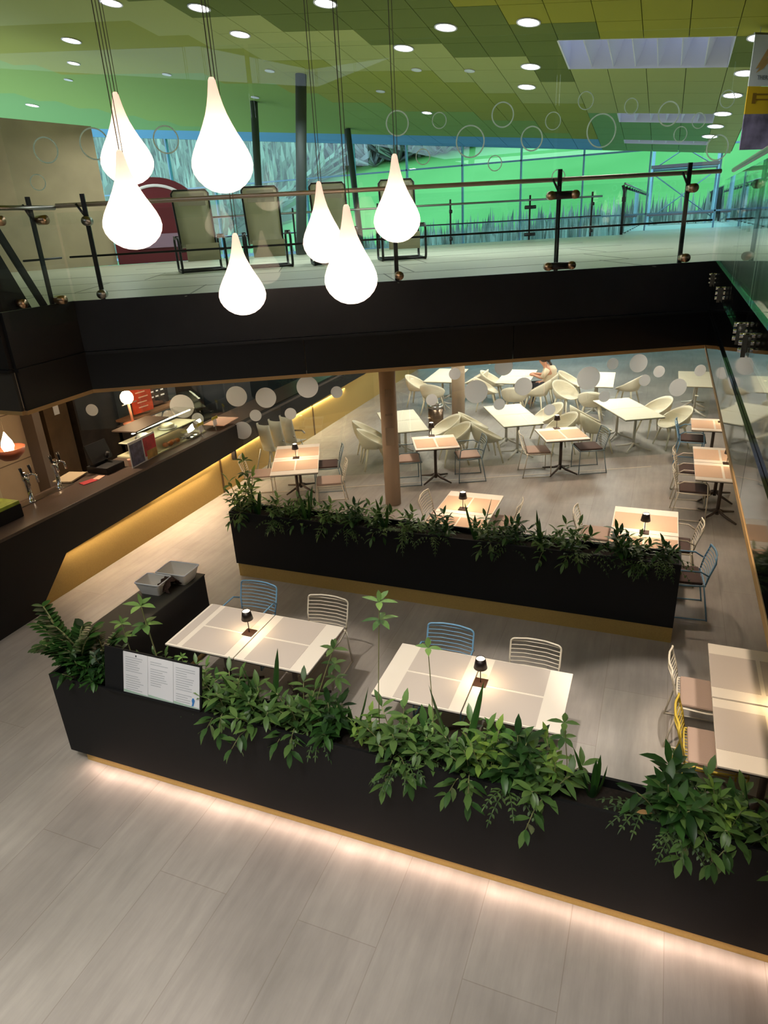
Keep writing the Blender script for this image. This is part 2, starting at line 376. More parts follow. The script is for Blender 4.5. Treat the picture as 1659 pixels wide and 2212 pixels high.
# green ceiling of panels over a sloping plane
def cz(x, y): return 7.19-.1036*(x+9.9)-.117*(y-25)
gx = [-2.38-.7725*k for k in range(31, 0, -1)]+[-2.38, -1.6075, -.835, -.0625, .71, 1.45]
gy = [15.6-.9*k for k in range(26, 0, -1)]+[15.6, 16.475, 17.35, 18.2875, 19.225, 20.1625, 21.1, 22.05, 22.8, 23.55, 24.3, 24.8, 25.4, 25.95]
sky_holes = [(-2.38, .71, 15.6, 17.35), (-1.6075, .71, 21.1, 22.05), (-1.6075, .71, 24.3, 24.8)]
ce = MB()
for i in range(len(gx)-1):
    for j in range(len(gy)-1):
        x0, x1, y0, y1 = gx[i], gx[i+1], gy[j], gy[j+1]; cx, cy = (x0+x1)/2, (y0+y1)/2
        if any(a-.01 < cx < b+.01 and c-.01 < cy < d+.01 for a, b, c, d in sky_holes): continue
        left = max(0, min(1, (-5-cx)/3))
        u = cy-.62*cx+.55*math.sin(cx*.9)+(.7*math.sin(cx*.5)) * left+random.uniform(-.35, .35)*(1-left)
        k = 0 if u < 15.6 else 1 if u < 19.2 else 2 if u < 21.9 else 3 if u < 25.6 else 4 if u < 33 else 5
        if cy > 24.3: k = 6 if cx < -1.7 else 5
        if cx > -2.4 and cy > 17.35: k = 2 if cy < 21 else 5
        if cx > .71: k = 2 if cy > 17.5 else (0 if cy < 15.6 else 1)
        g = .006 if cx > -9 else 0
        q = [(x0+g, y0+g), (x1-g, y0+g), (x1-g, y1-g), (x0+g, y1-g)]
        ce.slab([(x, y, cz(x, y)) for x, y in q], (0, 0, .04), k)
cm = [mat('ceiling_yellow_olive', (152, 148, 52), .7, spec=.1), mat('ceiling_dark_olive', (106, 116, 56), .7, spec=.1), mat('ceiling_light_olive', (166, 170, 104), .7, spec=.1),
      mat('ceiling_moss', (148, 152, 66), .7, spec=.1), mat('ceiling_grass_green', (132, 160, 84), .7, spec=.1), mat('ceiling_leaf_green', (118, 160, 98), .7, spec=.1), mat('ceiling_sky_blue', (104, 160, 190), .7, spec=.1)]
struct(ce.build('ceiling', cm))
# dark backing above the ceiling, with openings at the skylights
bk = MB()
def bkq(x0, x1, y0, y1):
    bk.slab([(x, y, cz(x, y)+.12) for x, y in ((x0, y0), (x1, y0), (x1, y1), (x0, y1))], (0, 0, .1))
bkq(-27, -2.40, -9, 26.3); bkq(.73, 5.3, -9, 16); bkq(.73, 1.5, 16, 26.3); bkq(-2.4, .73, -9, 15.58); bkq(-2.4, .73, 17.37, 21.08); bkq(-2.4, .73, 22.07, 24.28); bkq(-2.4, .73, 24.82, 26.3)
struct(bk.build('ceiling_backing', mat('ceiling_void', (60, 66, 30), .9)))
WHP = mat('white_skylight_lining', (226, 222, 228), .7)
for n_, (a, b, c, d) in enumerate(sky_holes):
    t = MB(); z = lambda x, y: cz(x, y)
    for (x0, y0), (x1, y1), off in (((a, c), (b, c), (0, -.03, 0)), ((a, d), (b, d), (0, .03, 0)), ((a, c), (a, d), (-.03, 0, 0)), ((b, c), (b, d), (.03, 0, 0))):
        t.slab([(x0, y0, z(x0, y0)), (x1, y1, z(x1, y1)), (x1, y1, z(x1, y1)+.8), (x0, y0, z(x0, y0)+.8)], off)
    for k in range(1, 7 if n_ == 0 else 6):
        x = a+(b-a)*k/(7 if n_ == 0 else 6)
        t.slab([(x, c, z(x, c)+.03), (x, d, z(x, d)+.03), (x+.22, d, z(x, d)+.62), (x+.22, c, z(x, c)+.62)], (.02, 0, 0))
    f = struct(t.build('window_%d' % (n_+2), WHP))
    struct(MB().slab([(a, c, z(a, c)+.78), (b, c, z(b, c)+.78), (b, d, z(b, d)+.78), (a, d, z(a, d)+.78)], (0, 0, .02)).build('skylight_pane', glass('opal_skylight', (.62, .62, .66), .05, .4), f))

# columns
struct(MB().cyl((-4.03, 10.05, 0), (-4.03, 10.05, 2.78), .135, 32).build('column_1', COL))
struct(MB().cyl((-4.16, 14.69, 0), (-4.16, 14.69, 2.78), .15, 32).build('column_2', COL))
struct(MB().tube([(-9.36, 17.5, DZ), (-8.92, 17.55, 8.05)], .14, 24).build('column_3', COLG))
struct(MB().tube([(-12.2, 19.7, 0), (-11.85, 20.1, 8.05)], .11, 24).build('column_4', COLG))
struct(MB().tube([(-9.6, 22.8, 0), (-10.35, 23.4, 7.4)], .10, 16).build('column_5', COLG))
# notices on the first column
for z, h, wd, l in ((1.98, .12, .10, 'small faded notice stuck highest on the round beige column'), (1.62, .03, .12, 'thin strip notice in the middle of the round beige column'), (1.25, .30, .14, 'largest faded notice, lowest on the round beige column')):
    tag(MB().box((-3.975, 9.915, z), (wd, .012, h), R(22)).build('column_notice', mat('faded_notice', (176, 156, 132), .7)), l, 'notice')

# ------------------------------------------------------------------ exterior
hl = MB(); P = []
def hz(x, y):
    t = max(0, (y-34)/150); return -1.5+t*62*(.55+.45*min(1, t*1.4))+2.2*math.sin(x*.045+1)+(x+20)*-.02
for j in range(40):
    P.append([(-230+12*i, 30+6*j, hz(-230+12*i, 30+6*j)) for i in range(40)])
hl.grid(P); tag(hl.build('meadow_hillside', HILL), 'bright green meadow hillside seen through the window wall', 'hillside', kind='structure')
def woods(name, label, cat, x0, x1, y0, y1, hgt, n, m_, seed):
    rnd = random.Random(seed); b = MB()
    for k in range(n):
        x = rnd.uniform(x0, x1); y = rnd.uniform(y0, y1); z = hz(x, y)
        for q in range(12):
            a = rnd.uniform(0, 2*PI); e = rnd.uniform(.15, .85)*hgt; o = rnd.uniform(.1, .9)*hgt; wv = rnd.uniform(.02, .07)*hgt; c, d = math.cos(a), math.sin(a)
            b.add([(x+d*wv, y-c*wv, z+.1*e), (x-d*wv, y+c*wv, z+.1*e), (x+c*o-d*wv*.7, y+d*o+c*wv*.7, z+e*.8), (x+c*o, y+d*o, z+e*1.2), (x+c*o+d*wv*.7, y+d*o-c*wv*.7, z+e*.7)], [(0, 1, 2, 3, 4)], 0)
    return tag(b.build(name, m_), label, cat, kind='stuff')
woods('bare_woodland', 'grey brown bare trees high on the hillside', 'trees', -95, -13, 74, 100, 4.0, 2600, WOODS, 3)
woods('bare_treeline', 'grey line of bare trees tapering out across the upper meadow', 'trees', -22, 8, 86, 104, 3.0, 500, WOODS, 6)
woods('scrub_hedge', 'grey green scrub along the foot of the meadow', 'bushes', -62, 25, 34.8, 40, 3.9, 3200, HEDGE, 4)
woods('bright_trees', 'pale green trees outside at the left end of the windows', 'trees', -95, -36, 54, 85, 6.0, 700, leafmat('pale_green_trees', (96, 116, 88), (196, 206, 176), 1), 5)
# scaffold tower beyond the walkway
sf = thing('scaffold_tower', 'steel scaffold tower with reddish boards outside the windows', 'scaffold', (.2, 33, -1))
t = MB()
for x in (-1.2, 1.3):
    for y in (0, 1.2): t.cyl((x, y, 0), (x, y, 8.6), .05, 8)
t.build('upright', mat('galvanised_tube', (170, 185, 195), .4, metal=.5), sf)
t = MB()
for z in (3.4, 5.2, 6.9):
    for y in (0, 1.2): t.cyl((-1.2, y, z), (1.3, y, z), .03, 6)
for z0, z1 in ((5.0, 6.8), (6.9, 8.4), (3.4, 5.0)):
    t.cyl((-1.2, 0, z0), (1.3, 0, z1), .025, 6); t.cyl((1.3, 1.2, z0), (-1.2, 1.2, z1), .025, 6)
t.build('brace', mat('galvanised_brace', (150, 165, 175), .4, metal=.5), sf)
RB_ = mat('reddish_board', (130, 92, 96), .8); MB().box((.05, .6, 7.0), (2.6, 1.3, .12)).build('board', RB_, sf); MB().box((.05, .6, 5.2), (2.6, 1.3, .1)).build('board', RB_, sf)

# ------------------------------------------------------------------ bridge railing
rail = thing('glass_railing', 'long glass railing with steel handrail along the bridge edge', 'railing', (0, 0, 0))
gl = MB(); S = [(-2.86, .98), (1.0, 3.07), (3.11, 5.14)]
for k, (a, b) in enumerate(S):
    g_ = MB(); c = (B(a, 8.80, 0)+B(b, 8.80, 0))/2; g_.box((c.x, c.y, 4.18), (b-a, .014, 1.22), G); g_.build('glass_panel', GLASS, rail)
def post(b, base, z0=3.3, z1=5.0, rz=0, fork=True, back=Vector((0, 0, 0))):
    x, y = base[0], base[1]
    b.box((x, y, (z0+z1)/2), (.05, .025, z1-z0), rz)
    if fork:
        b.tube([(x, y, 4.72), (x-.09*math.cos(rz), y-.09*math.sin(rz), 4.88)], .014, 6)
for s in (-2.56, 1.05, 3.10, 4.75):
    p = B(s, 8.88, 0); b = MB(); post(b, p, 3.55 if s != 3.1 else 3.4, 4.98, G); po = b.build('railing_post', DSTEEL, rail)
    for z in ((4.69, 3.88)):
        c = MB()
        if s == 3.10:
            a, d = B(s-.17, 8.76, z), B(s+.17, 8.76, z); c.tube([a, d], .045, 12); c.build('clamp_bar', DSTEEL, po)
            MB().tube([B(s-.15, 8.70, z), B(s-.15, 8.78, z)], .05, 14).build('clamp_cap', BRASS, po); MB().tube([B(s+.15, 8.70, z), B(s+.15, 8.78, z)], .05, 14).build('clamp_cap', BRASS, po)
        else:
            c.tube([B(s+.02, 8.74, z), B(s+.02, 8.87, z)], .052, 16); c.build('clamp_disc', STEEL if s < -2 else BRASS, po)
MB().tube([B(-2.9, 8.95, 4.87), B(5.2, 8.95, 4.87)], .026, 12).build('handrail', mat('handrail_steel', (205, 182, 160), .35, metal=.55), rail)
MB().tube([B(-2.86, 8.92, 4.31), B(5.15, 8.92, 4.31)], .012, 6).build('cable', DSTEEL, rail)
# left side railing
rl = thing('side_railing', 'short glass railing with dark posts at the left gallery corner', 'railing')
MB().box((-6.58, 5.95, 4.2), (.014, .98, 1.2)).build('glass_panel', GLASS, rl)
MB().box((-7.6, 5.34, 4.2), (1.9, .014, 1.2)).build('glass_panel', GLASS, rl)
p_ = MB(); post(p_, (-6.66, 6.20), 3.5, 4.96, R(90)); pl = p_.build('railing_post', DSTEEL, rl)
for z in (4.72, 3.86): MB().tube([(-6.64, 6.26, z), (-6.52, 6.26, z)], .05, 14).build('clamp_disc', BRASS, pl)
p_ = MB(); p_.slab([(-6.68, 6.17, 3.52), (-6.68, 6.25, 3.52), (-6.68, 5.66, 4.80), (-6.68, 5.58, 4.80)], (.04, 0, 0)); pl = p_.build('raking_post', DSTEEL, rl)
MB().tube([(-6.64, 5.66, 4.72), (-6.50, 5.66, 4.72)], .05, 14).build('clamp_disc', BRASS, pl)
MB().tube([(-6.66, 6.55, 4.85), (-6.66, 5.42, 4.85), (-9, 5.42, 4.85)], .026, 12).build('handrail', STEEL, rl)
MB().tube([(-6.67, 6.5, 4.31), (-6.67, 5.95, 4.31)], .012, 6).build('cable', DSTEEL, rl)
st = MB(); st.slab([(-6.64, 5.88, 3.82), (-6.64, 5.42, 3.82), (-6.64, 5.42, 4.85), (-6.64, 5.5, 4.75)], (-.1, 0, 0))
st = tag(st.build('stair_stringer', BLACKW), 'black sloping stair side panel at the left gallery corner', 'stair panel')
MB().tube([(-6.63, 5.72, 3.88), (-6.55, 5.72, 3.88)], .05, 14).build('fixing_disc', BRASS, st)

# right gallery glass, seen at a grazing angle
rr = thing('gallery_glass', 'frameless glass balustrade along the right gallery, held by chrome clamps', 'railing')
for y0, y1 in ((10.2, 7.05), (7.0, 5.42), (5.38, 3.2), (3.15, 1.2)):
    MB().box((.555, (y0+y1)/2, 4.16), (.016, y0-y1, 1.2)).build('glass_panel', GLASSR, rr)
for y in (10.9-.9, 8.3, 5.72, 5.22, 3.0):
    c = MB()
    for dz in (-.05, 0, .05): c.tube([(.50, y, 3.62+dz), (.56, y, 3.62+dz)], .016, 12)
    c.box((.535, y, 3.6), (.03, .035, .15)); c.build('clamp', CHROME, rr)
MB().tube([(.64, 10.3, 4.87), (.64, 1, 4.87)], .026, 12).build('handrail', mat('handrail_steel_side', (150, 135, 120), .3, metal=1), rr)

# tall glass screen above the railing, with printed rings and drawn-in ring reflections
scr = thing('ring_screen', 'tall clear glass screen with pale printed and reflected rings above the bridge', 'glass screen')
for k, (a, b) in enumerate(((-3.4, -.55), (-.5, 3.12), (3.16, 5.35))):
    c = (B(a, 9.2, 0)+B(b, 9.2, 0))/2; MB().box((c.x, c.y, 5.55), (b-a, .012, 1.75+0.0), G).build('glass_panel', glass('screen_glass_%d' % k, (.975, .99, .985), .015, .4), scr)
RINGS = [(1.17, 5.58, .14), (1.68, 5.59, .09), (2.06, 5.35, .18), (2.46, 5.62, .14), (2.83, 5.35, .14), (3.09, 5.53, .10), (3.49, 5.73, .10), (3.71, 5.40, .19), (4.07, 5.65, .09), (4.56, 5.55, .14), (4.96, 5.46, .09), (4.74, 5.32, .09), (5.25, 5.15, .15), (5.30, 5.68, .10),
         (-2.39, 5.51, .17), (-2.95, 5.47, .14), (-3.12, 5.14, .09), (-1.57, 5.52, .15), (1.47, 5.21, .09), (2.37, 5.10, .09), (3.19, 4.91, .09)]  # some of this row are ring reflections, drawn as solid rings
def ring(b, s, p, z, r, wd, DDv, DNv):
    c = DDv*s+DNv*p; P = []
    n = 40
    for rad in (r-wd, r):
        P.append([c+DDv*(rad*math.cos(2*PI*k/n))+Vector((0, 0, z+rad*math.sin(2*PI*k/n))) for k in range(n)])
    b.grid(P, wrap=True)
for s, z, r in RINGS:
    b = MB(); ring(b, s, 9.19, z, r*1.0, .016 if r > .1 else .011, BD, BN); b.build('printed_and_reflected_ring', RINGM, scr, solid=.002)

# far railing on the deck's far edge
fr_ = thing('far_railing', 'glass and steel railing on the far edge of the upper floor', 'railing')
t = MB()
for s in (-.4, 2.0, 4.1, 6.44, 8.3): p = B(s, 20.9, 0); t.box((p.x, p.y, 4.4), (.05, .03, 1.2), G)
t.build('railing_post', DSTEEL, fr_)
MB().tube([B(-3, 20.9, 4.87), B(8.6, 20.9, 4.87)], .028, 8).build('handrail', STEEL, fr_)
MB().tube([B(-3, 20.9, 4.35), B(8.6, 20.9, 4.35)], .014, 6).build('cable', DSTEEL, fr_)
for k in range(5):
    c = B(-1.6+2.3*k, 20.95, 4.35); MB().box(c, (2.2, .012, 1.0), G).build('glass_panel', GLASS, fr_)
for s in (4.1, 6.44, 8.3):
    for z in (4.68, 3.95):
        MB().tube([B(s-(.16 if s == 6.44 else .04), 20.85, z), B(s+(.16 if s == 6.44 else .04), 20.85, z)], .05, 10).build('clamp', DSTEEL, fr_)
def fins(name, label, x0, y0, x1, y1, n):
    f = thing(name, label, 'railing')
    for k in range(n):
        t_ = k/(n-1); x = x0+(x1-x0)*t_; y = y0+(y1-y0)*t_
        b = MB(); b.tube([(x, y, DZ), (x, y, 4.95), (x-.05, y+.0, 5.12)], .045, 6); b.box((x, y, 4.75), (.1, .12, .12)); b.build('fin_post', DSTEEL, f)
    MB().tube([(x0, y0, 5.16), (x1, y1, 5.16)], .03, 8).build('handrail', STEEL, f)
    MB().slab([(x0+.06, y0, DZ+.05), (x1+.06, y1, DZ+.05), (x1+.06, y1, 5.0), (x0+.06, y0, 5.0)], (.01, 0, 0)).build('glass_panel', GLASS, f)
fins('walkway_railing', 'dark finned railing on the left side of the outer walkway', -1.38, 22.5, -1.30, 44, 16)
fins('walkway_railing', 'dark finned railing on the right side of the outer walkway', 1.80, 20.5, 1.80, 44, 18)

# ------------------------------------------------------------------ pendant drops
DROPM = bpy.data.materials.new('opal_white_shade'); DROPM.use_nodes = True
nt = DROPM.node_tree; nt.nodes.clear()
tr = nt.nodes.new('ShaderNodeBsdfTranslucent'); tr.inputs[0].default_value = (1, .93, .84, 1)
df = nt.nodes.new('ShaderNodeBsdfDiffuse'); df.inputs[0].default_value = (.86, .70, .62, 1)
mx = nt.nodes.new('ShaderNodeMixShader'); mx.inputs[0].default_value = .5
em = nt.nodes.new('ShaderNodeEmission'); em.inputs[0].default_value = (1, .70, .56, 1); em.inputs[1].default_value = .40
ad = nt.nodes.new('ShaderNodeAddShader'); ou = nt.nodes.new('ShaderNodeOutputMaterial')
nt.links.new(df.outputs[0], mx.inputs[1]); nt.links.new(tr.outputs[0], mx.inputs[2]); nt.links.new(mx.outputs[0], ad.inputs[0]); nt.links.new(em.outputs[0], ad.inputs[1]); nt.links.new(ad.outputs[0], ou.inputs[0])
BULB = emis('glowing_bulb', (1, .90, .76), 24)
CABLE = mat('thin_dark_cable', (70, 60, 40), .6)
prof = [(.001, 0), (.05, .006), (.10, .024), (.15, .06), (.19, .108), (.215, .16), (.225, .215), (.218, .27), (.198, .33), (.168, .395), (.135, .46), (.105, .53), (.078, .60), (.058, .67), (.043, .74), (.033, .80), (.026, .845), (.016, .865), (.001, .868)]
def drop(loc_top, h, wdt, label):
    x, y, zt = loc_top
    o = thing('drop_pendant_lamp', label, 'pendant lamp', (x, y, zt-h), 0, 'white glowing drop lamps')
    sx_ = wdt/.45; sz_ = h/.868
    b = MB(); b.lathe([(r*sx_, z*sz_) for r, z in prof], 40); b.build('lamp_shade', DROPM, o)
    b = MB(); b.lathe([(.001, -.1), (.05, -.087), (.087, -.05), (.1, 0), (.087, .05), (.05, .087), (.001, .1)], 16, (0, 0, .22*sz_)); b.build('bulb', BULB, o)
    b = MB(); b.tube([(0, 0, h-.01), (0, 0, cz(x, y)-(zt-h)-.01)], .004, 5); b.tube([(.03, 0, h-.02), (.03, 0, cz(x, y)-(zt-h)-.01)], .003, 5); b.build('cord', CABLE, o)
    return o
for top, bot, xy, wd, lab in (((5.64), 4.92, (-4.54, 5.41), .45, 'white glowing drop pendant hanging highest at the far left, partly behind another drop'),
                          ((5.51), 4.76, (-3.15, 4.79), .45, 'largest white glowing drop pendant, its tip the highest of the seven'),
                          ((5.11), 4.40, (-3.97, 4.66), .45, 'white glowing drop pendant at the left, lower and in front of its neighbour'),
                          ((4.48), 3.74, (-3.78, 5.80), .45, 'white glowing drop pendant hanging lowest, just under the bridge floor line'),
                          ((4.92), 4.13, (-3.41, 6.89), .43, 'white glowing drop pendant partly hidden by the drop to its right'),
                          ((4.65), 3.87, (-2.48, 5.48), .45, 'white glowing drop pendant hanging low, its left side overlapping another'),
                          ((5.08), 4.31, (-2.47, 6.62), .45, 'rightmost white glowing drop pendant')):
    drop((xy[0], xy[1], top), top-bot, wd, lab)

# ceiling downlights
LENS = emis('downlight_lens', (1, .97, .92), 9); LENSO = mat('unlit_lens', (226, 232, 226), .4)
LIGHTS = [(-6.19, 13.37, 1), (-8.82, 13.31, 1), (-10.52, 12.89, 1), (-13.39, 14.79, 1), (-8.84, 14.73, 1), (-2.77, 14.59, 1), (-4.35, 14.71, 1), (-5.59, 15.79, 1), (-3.18, 17.12, 1), (-3.54, 18.64, 1), (1.10, 15.66, 1), (1.07, 17.71, 1), (.97, 19.35, 1), (.88, 21.01, 1), (.80, 22.34, 1), (.73, 23.57, 1), (-6.86, 21.2, .8), (-20.99, 20.69, 1), (-14.9, 16.38, .6), (-4.59, 17.36, 0), (-5.81, 17.25, 0), (-12.8, 17.4, 0), (-9.6, 17.2, 0), (-11.5, 19.6, 0), (-16.5, 17.8, 0), (-7.4, 19.0, 0)]
proto = None
words = ['nearest lit row, above the largest drop lamp', 'near the top edge above the left drop lamps', 'far upper left beside the cables', 'left, above the concrete wall', 'left of centre above the tallest drop', 'right of centre, large and near', 'centre, small beside the large one', 'centre, above the rightmost drop lamp', 'left of the big skylight', 'just below the big skylight at its left']
slope = Vector((-.1036, -.117, -1)).normalized()
for k, (x, y, on) in enumerate(LIGHTS):
    r = .19 if on == 1 else .13 if on else .09
    z = cz(x, y)
    if k < 10: lab = 'round lit ceiling downlight '+words[k]
    elif k < 16: lab = ('round lit ceiling downlight by the right ceiling edge, %s in the row' % ['nearest', 'second nearest', 'third nearest', 'fourth nearest', 'second farthest', 'farthest'][k-10])
    elif k == 16: lab = 'round lit downlight low over the green ceiling left of the rings'
    elif k == 17: lab = 'round lit ceiling downlight at the far left edge'
    elif k == 18: lab = 'small lit downlight beside the left cables'
    else: lab = 'small unlit recessed ceiling spot, %s from the left' % ['sixth', 'fifth', 'second', 'third', 'seventh', 'first', 'fourth'][k-19]
    o = thing('ceiling_downlight', lab, 'ceiling light', (x, y, z-.005), 0, 'downlights in the green ceiling')
    o.rotation_euler = slope.to_track_quat('-Z', 'Y').to_euler()
    b = MB(); b.lathe([(r, 0), (r, -.012), (r+.03, -.014), (r+.03, 0)], 24); b.build('trim_ring', WHP, o)
    b = MB(); b.lathe([(.001, -.008), (r, -.008), (r, -.001), (.001, -.001)], 24, sm=False); b.build('lens', LENS if on else LENSO, o)

# ------------------------------------------------------------------ glass partition with dots (ground floor)
GA = R(24.7); PD = Vector((math.cos(GA), math.sin(GA), 0)); PN = Vector((-math.sin(GA), math.cos(GA), 0)); PP = 12.36
part = thing('glass_partition', 'full height glass partition with frosted dots in front of the rear dining room', 'glass partition')
for a, b in ((-5.1, -2.18), (-2.16, 1.0), (1.02, 3.55), (3.57, 6.8)):
    c = PD*((a+b)/2)+PN*PP; z0_ = 1.25 if a < -4 else .01; MB().box((c.x, c.y, (z0_+2.73)/2), (b-a, .012, 2.73-z0_), GA).build('glass_panel', GLASSR, part)
for k, (s, z, r) in enumerate([(-2.17, 1.7, .19), (-1.64, 1.64, .19), (-.86, 1.79, .2), (-1.87, 1.32, .11), (-1.22, 1.31, .11), (-.33, 1.66, .11), (-2.94, 1.33, .11), (-3.19, 1.58, .22), (-4.82, 1.62, .11), (-2.15, 1.05, .17), (1.87, 1.86, .11), (1.43, 1.4, .11), (2.27, 1.5, .22), (3.16, 1.54, .17), (2.71, 1.23, .11), (3.68, 1.06, .11), (4.39, 1.62, .22), (4.72, 1.25, .11), (4.83, 1.86, .11), (5.32, 1.84, .17), (5.73, 1.66, .11), (5.47, 1.51, .11), (6.13, 1.33, .17), (6.52, 1.63, .11), (2.78, 1.94, .17)]):
    b = MB(); c = PD*s+PN*(PP-.012); n_ = 32
    vs = [c+PD*(r*math.cos(2*PI*q/n_))+Vector((0, 0, z+r*math.sin(2*PI*q/n_))) for q in range(n_)]
    b.slab(vs, PN*.003); b.build('frosted_dot', FROST, part)
t = MB(); c = PD*1+PN*(PP-.62); t.box((c.x, c.y, .002), (9, .03, .004), GA); struct(t.build('trim_3', mat('floor_strip', (196, 184, 166), .5)))

# ------------------------------------------------------------------ bar counter
bar = thing('bar_counter', 'long dark bar counter with a glowing gold base', 'bar counter', (-7.2, 5.2, 0))
def L_(x, y, z): return (x+7.2, y-5.2, z)
b = MB()
# front apron whose lower edge rises with distance, plus the solid near end
ys = [3.6, 5.30, 5.95, 9, 12, 16, 21]; zb = [0, 0, .60, .68, .76, .82, .86]
v = []; f = []
for y, z in zip(ys, zb): v += [L_(-7.2, y, z), L_(-7.2, y, 1.17), L_(-7.26, y, z), L_(-7.26, y, 1.17)]
for k in range(len(ys)-1):
    a = 4*k; f += [(a, a+4, a+5, a+1), (a+2, a+3, a+7, a+6), (a, a+2, a+6, a+4), (a+1, a+5, a+7, a+3)]
f += [(0, 1, 3, 2), (24, 26, 27, 25)]
b.add(v, f); b.build('front_panel', BLACKW, bar)
b = MB(); b.box(L_(-7.6, 6.9, 1.19), (.84, 6.6, .04)); b.box(L_(-7.6, 15.6, 1.12), (.84, 10.6, .04)); b.build('worktop', COUNTT, bar, bevel=.004)
b = MB(); b.box(L_(-7.34, 13.1, .42), (.06, 15.8, .84)); b.build('gold_base', GOLD, bar)['label'] = 'gold base panel'
BJ = mat('dark_gold_joint', (90, 66, 30), .6)
for y in (9.75, 13.5): MB().box(L_(-7.305, y, .36), (.012, .05, .72)).build('base_joint', BJ, bar)
b = MB(); b.box(L_(-7.92, 12.2, .55), (.06, 17.4, 1.1)); b.box(L_(-7.6, 10.16, .85), (.75, .04, .66)); b.build('rear_panel', BLACKW, bar)
LED = emis('warm_led_strip', (1, .70, .30), 12)
b = MB()
v = []; f = []
for y, z in list(zip(ys, zb))[2:]: v += [L_(-7.27, y, z+.05), L_(-7.30, y, z+.05), L_(-7.27, y, z+.06), L_(-7.30, y, z+.06)]
for k in range(4): a = 4*k; f += [(a, a+4, a+5, a+1), (a+2, a+3, a+7, a+6), (a, a+2, a+6, a+4), (a+1, a+5, a+7, a+3)]
b.add(v, f); b.build('led_strip', LED, bar)

# shelving / wall behind the bar
bw = MB(); bw.box((-10.6, 4.9, 1.39), (.2, 7.2, 2.78)); struct(bw.build('wall_bar', mat('bar_wall_concrete', (190, 168, 140), .8, noise=(1.2, .1))))
bw = MB(); bw.box((-10.8, 14.8, 1.39), (.2, 12.8, 2.78)); struct(bw.build('wall_kitchen', DARKW))
sg = MB()
for z in (.9, 1.75, 2.25): sg.box((-10.49, 5.5, z), (.01, 6, .012))
struct(sg.build('trim_4', mat('wall_joint', (110, 94, 78), .8)))
struct(MB().box((-10.45, 8.55, 1.39), (.5, .16, 2.78)).build('trim_5', mat('grey_door_frame', (120, 106, 94), .6)))
dr = MB(); dr.box((-10.5, 9.15, 1.15), (.25, .55, 2.5)); d_ = struct(dr.build('door_1', mat('brown_wood_door', (92, 70, 44), .6, noise=(4, .2))))
MB().box((-10.36, 9.15, 1.62), (.01, .12, .22)).build('door_sign', WHITE, d_)
dr = MB(); dr.box((-10.5, 10.1, 1.2), (.22, 1.0, 2.5)); struct(dr.build('door_2', mat('dark_wood_door', (58, 46, 34), .6, noise=(4, .3))))
tag(MB().box((-10.1, 11.3, 1.1), (.7, 1.1, 2.2)).build('tall_fridge', mat('grey_fridge', (92, 100, 104), .4), bevel=.01), 'tall grey cabinet behind the bar beside the dark door', 'cabinet')
wb = thing('wall_unit', 'pale beige cupboard against the wall behind the bar', 'cupboard', (-10.1, 6.4, 0))
MB().box((0, 0, .62), (.7, 1.5, 1.24)).build('body', mat('beige_cupboard', (196, 184, 154), .6), wb); MB().box((.36, .2, .7), (.02, .6, 1.0)).build('door', mat('grey_cupboard_door', (150, 148, 140), .6), wb)
# beer taps
tapg = MB(); 
def tap(x, y, label):
    o = thing('beer_tap', label, 'beer tap', (x, y, 1.21), 0, 'chrome beer taps')
    b = MB(); b.lathe([(.045, 0), (.05, .02), (.03, .03), (.034, .30), (.05, .33), (.055, .42), (.03, .44)], 16); b.build('tower', CHROME, o)
    for dy in (-.07, .07):
        b = MB(); b.tube([(0, dy*.4, .37), (.06, dy, .40), (.12, dy, .38), (.13, dy, .28)], .016, 8); b.build('spout', CHROME, o)
        b = MB(); b.tube([(.05, dy, .41), (.03, dy, .52)], [.014, .022], 8); b.build('handle', mat('black_handle', (20, 20, 20), .3), o)
    return o
tap(-7.82, 6.14, 'chrome beer tap at the near end of the bar'); tap(-7.86, 6.68, 'chrome beer tap standing farther along the bar')
tag(MB().box((-7.86, 6.4, 1.215), (.16, .95, .012)).build('drip_tray', STEEL), 'flat steel drip tray under the beer taps', 'drip tray')
bx = thing('napkin_box', 'black box with green lid at the near end of the bar', 'box', (-7.72, 5.52, 1.21))
MB().box((0, 0, .09), (.42, .42, .18)).build('body', BLACK, bx, bevel=.01); MB().box((0, 0, .2), (.40, .40, .05)).build('lid', mat('green_lid', (170, 190, 70), .6, noise=(9, .3)), bx)
# cash register, tablet, cup
cg = thing('cash_register', 'black cash register with screen on the bar', 'cash register', (-7.75, 7.5, 1.21))
b = MB(); b.box((0, 0, .05), (.4, .38, .1)); b.box((-.12, 0, .14), (.1, .3, .1)); b.build('base', BLACK, cg, bevel=.01)
b = MB(); b.box((0, 0, .30), (.04, .42, .30), 0, M=Matrix.Rotation(R(-18), 4, 'Y')); b.build('screen', BLACK, cg)
b = MB(); b.tube([(-.1, .1, .1), (0, .1, .25)], .03, 8); b.build('stand', BLACK, cg)
tag(MB().box((-8.0, 7.02, 1.24), (.3, .42, .02), R(12)).build('clipboard', mat('beige_card', (176, 160, 132), .7)), 'beige card lying behind the bar near the cash register', 'card')
tag(MB().lathe([(.035, 0), (.045, .1), (.05, .11)], 16, (-7.48, 7.75, 1.21)).build('paper_cup', PAPER), 'pink paper cup beside the cash register', 'cup')
lf = thing('flyer_pile', 'red and white leaflets lying on the bar', 'leaflets', (-7.62, 6.98, 1.212)); MB().box((0, 0, .003), (.14, .22, .006), R(-15)).build('leaflet', RED, lf); MB().box((.02, .19, .003), (.11, .16, .006), R(10)).build('leaflet', PAPER, lf)
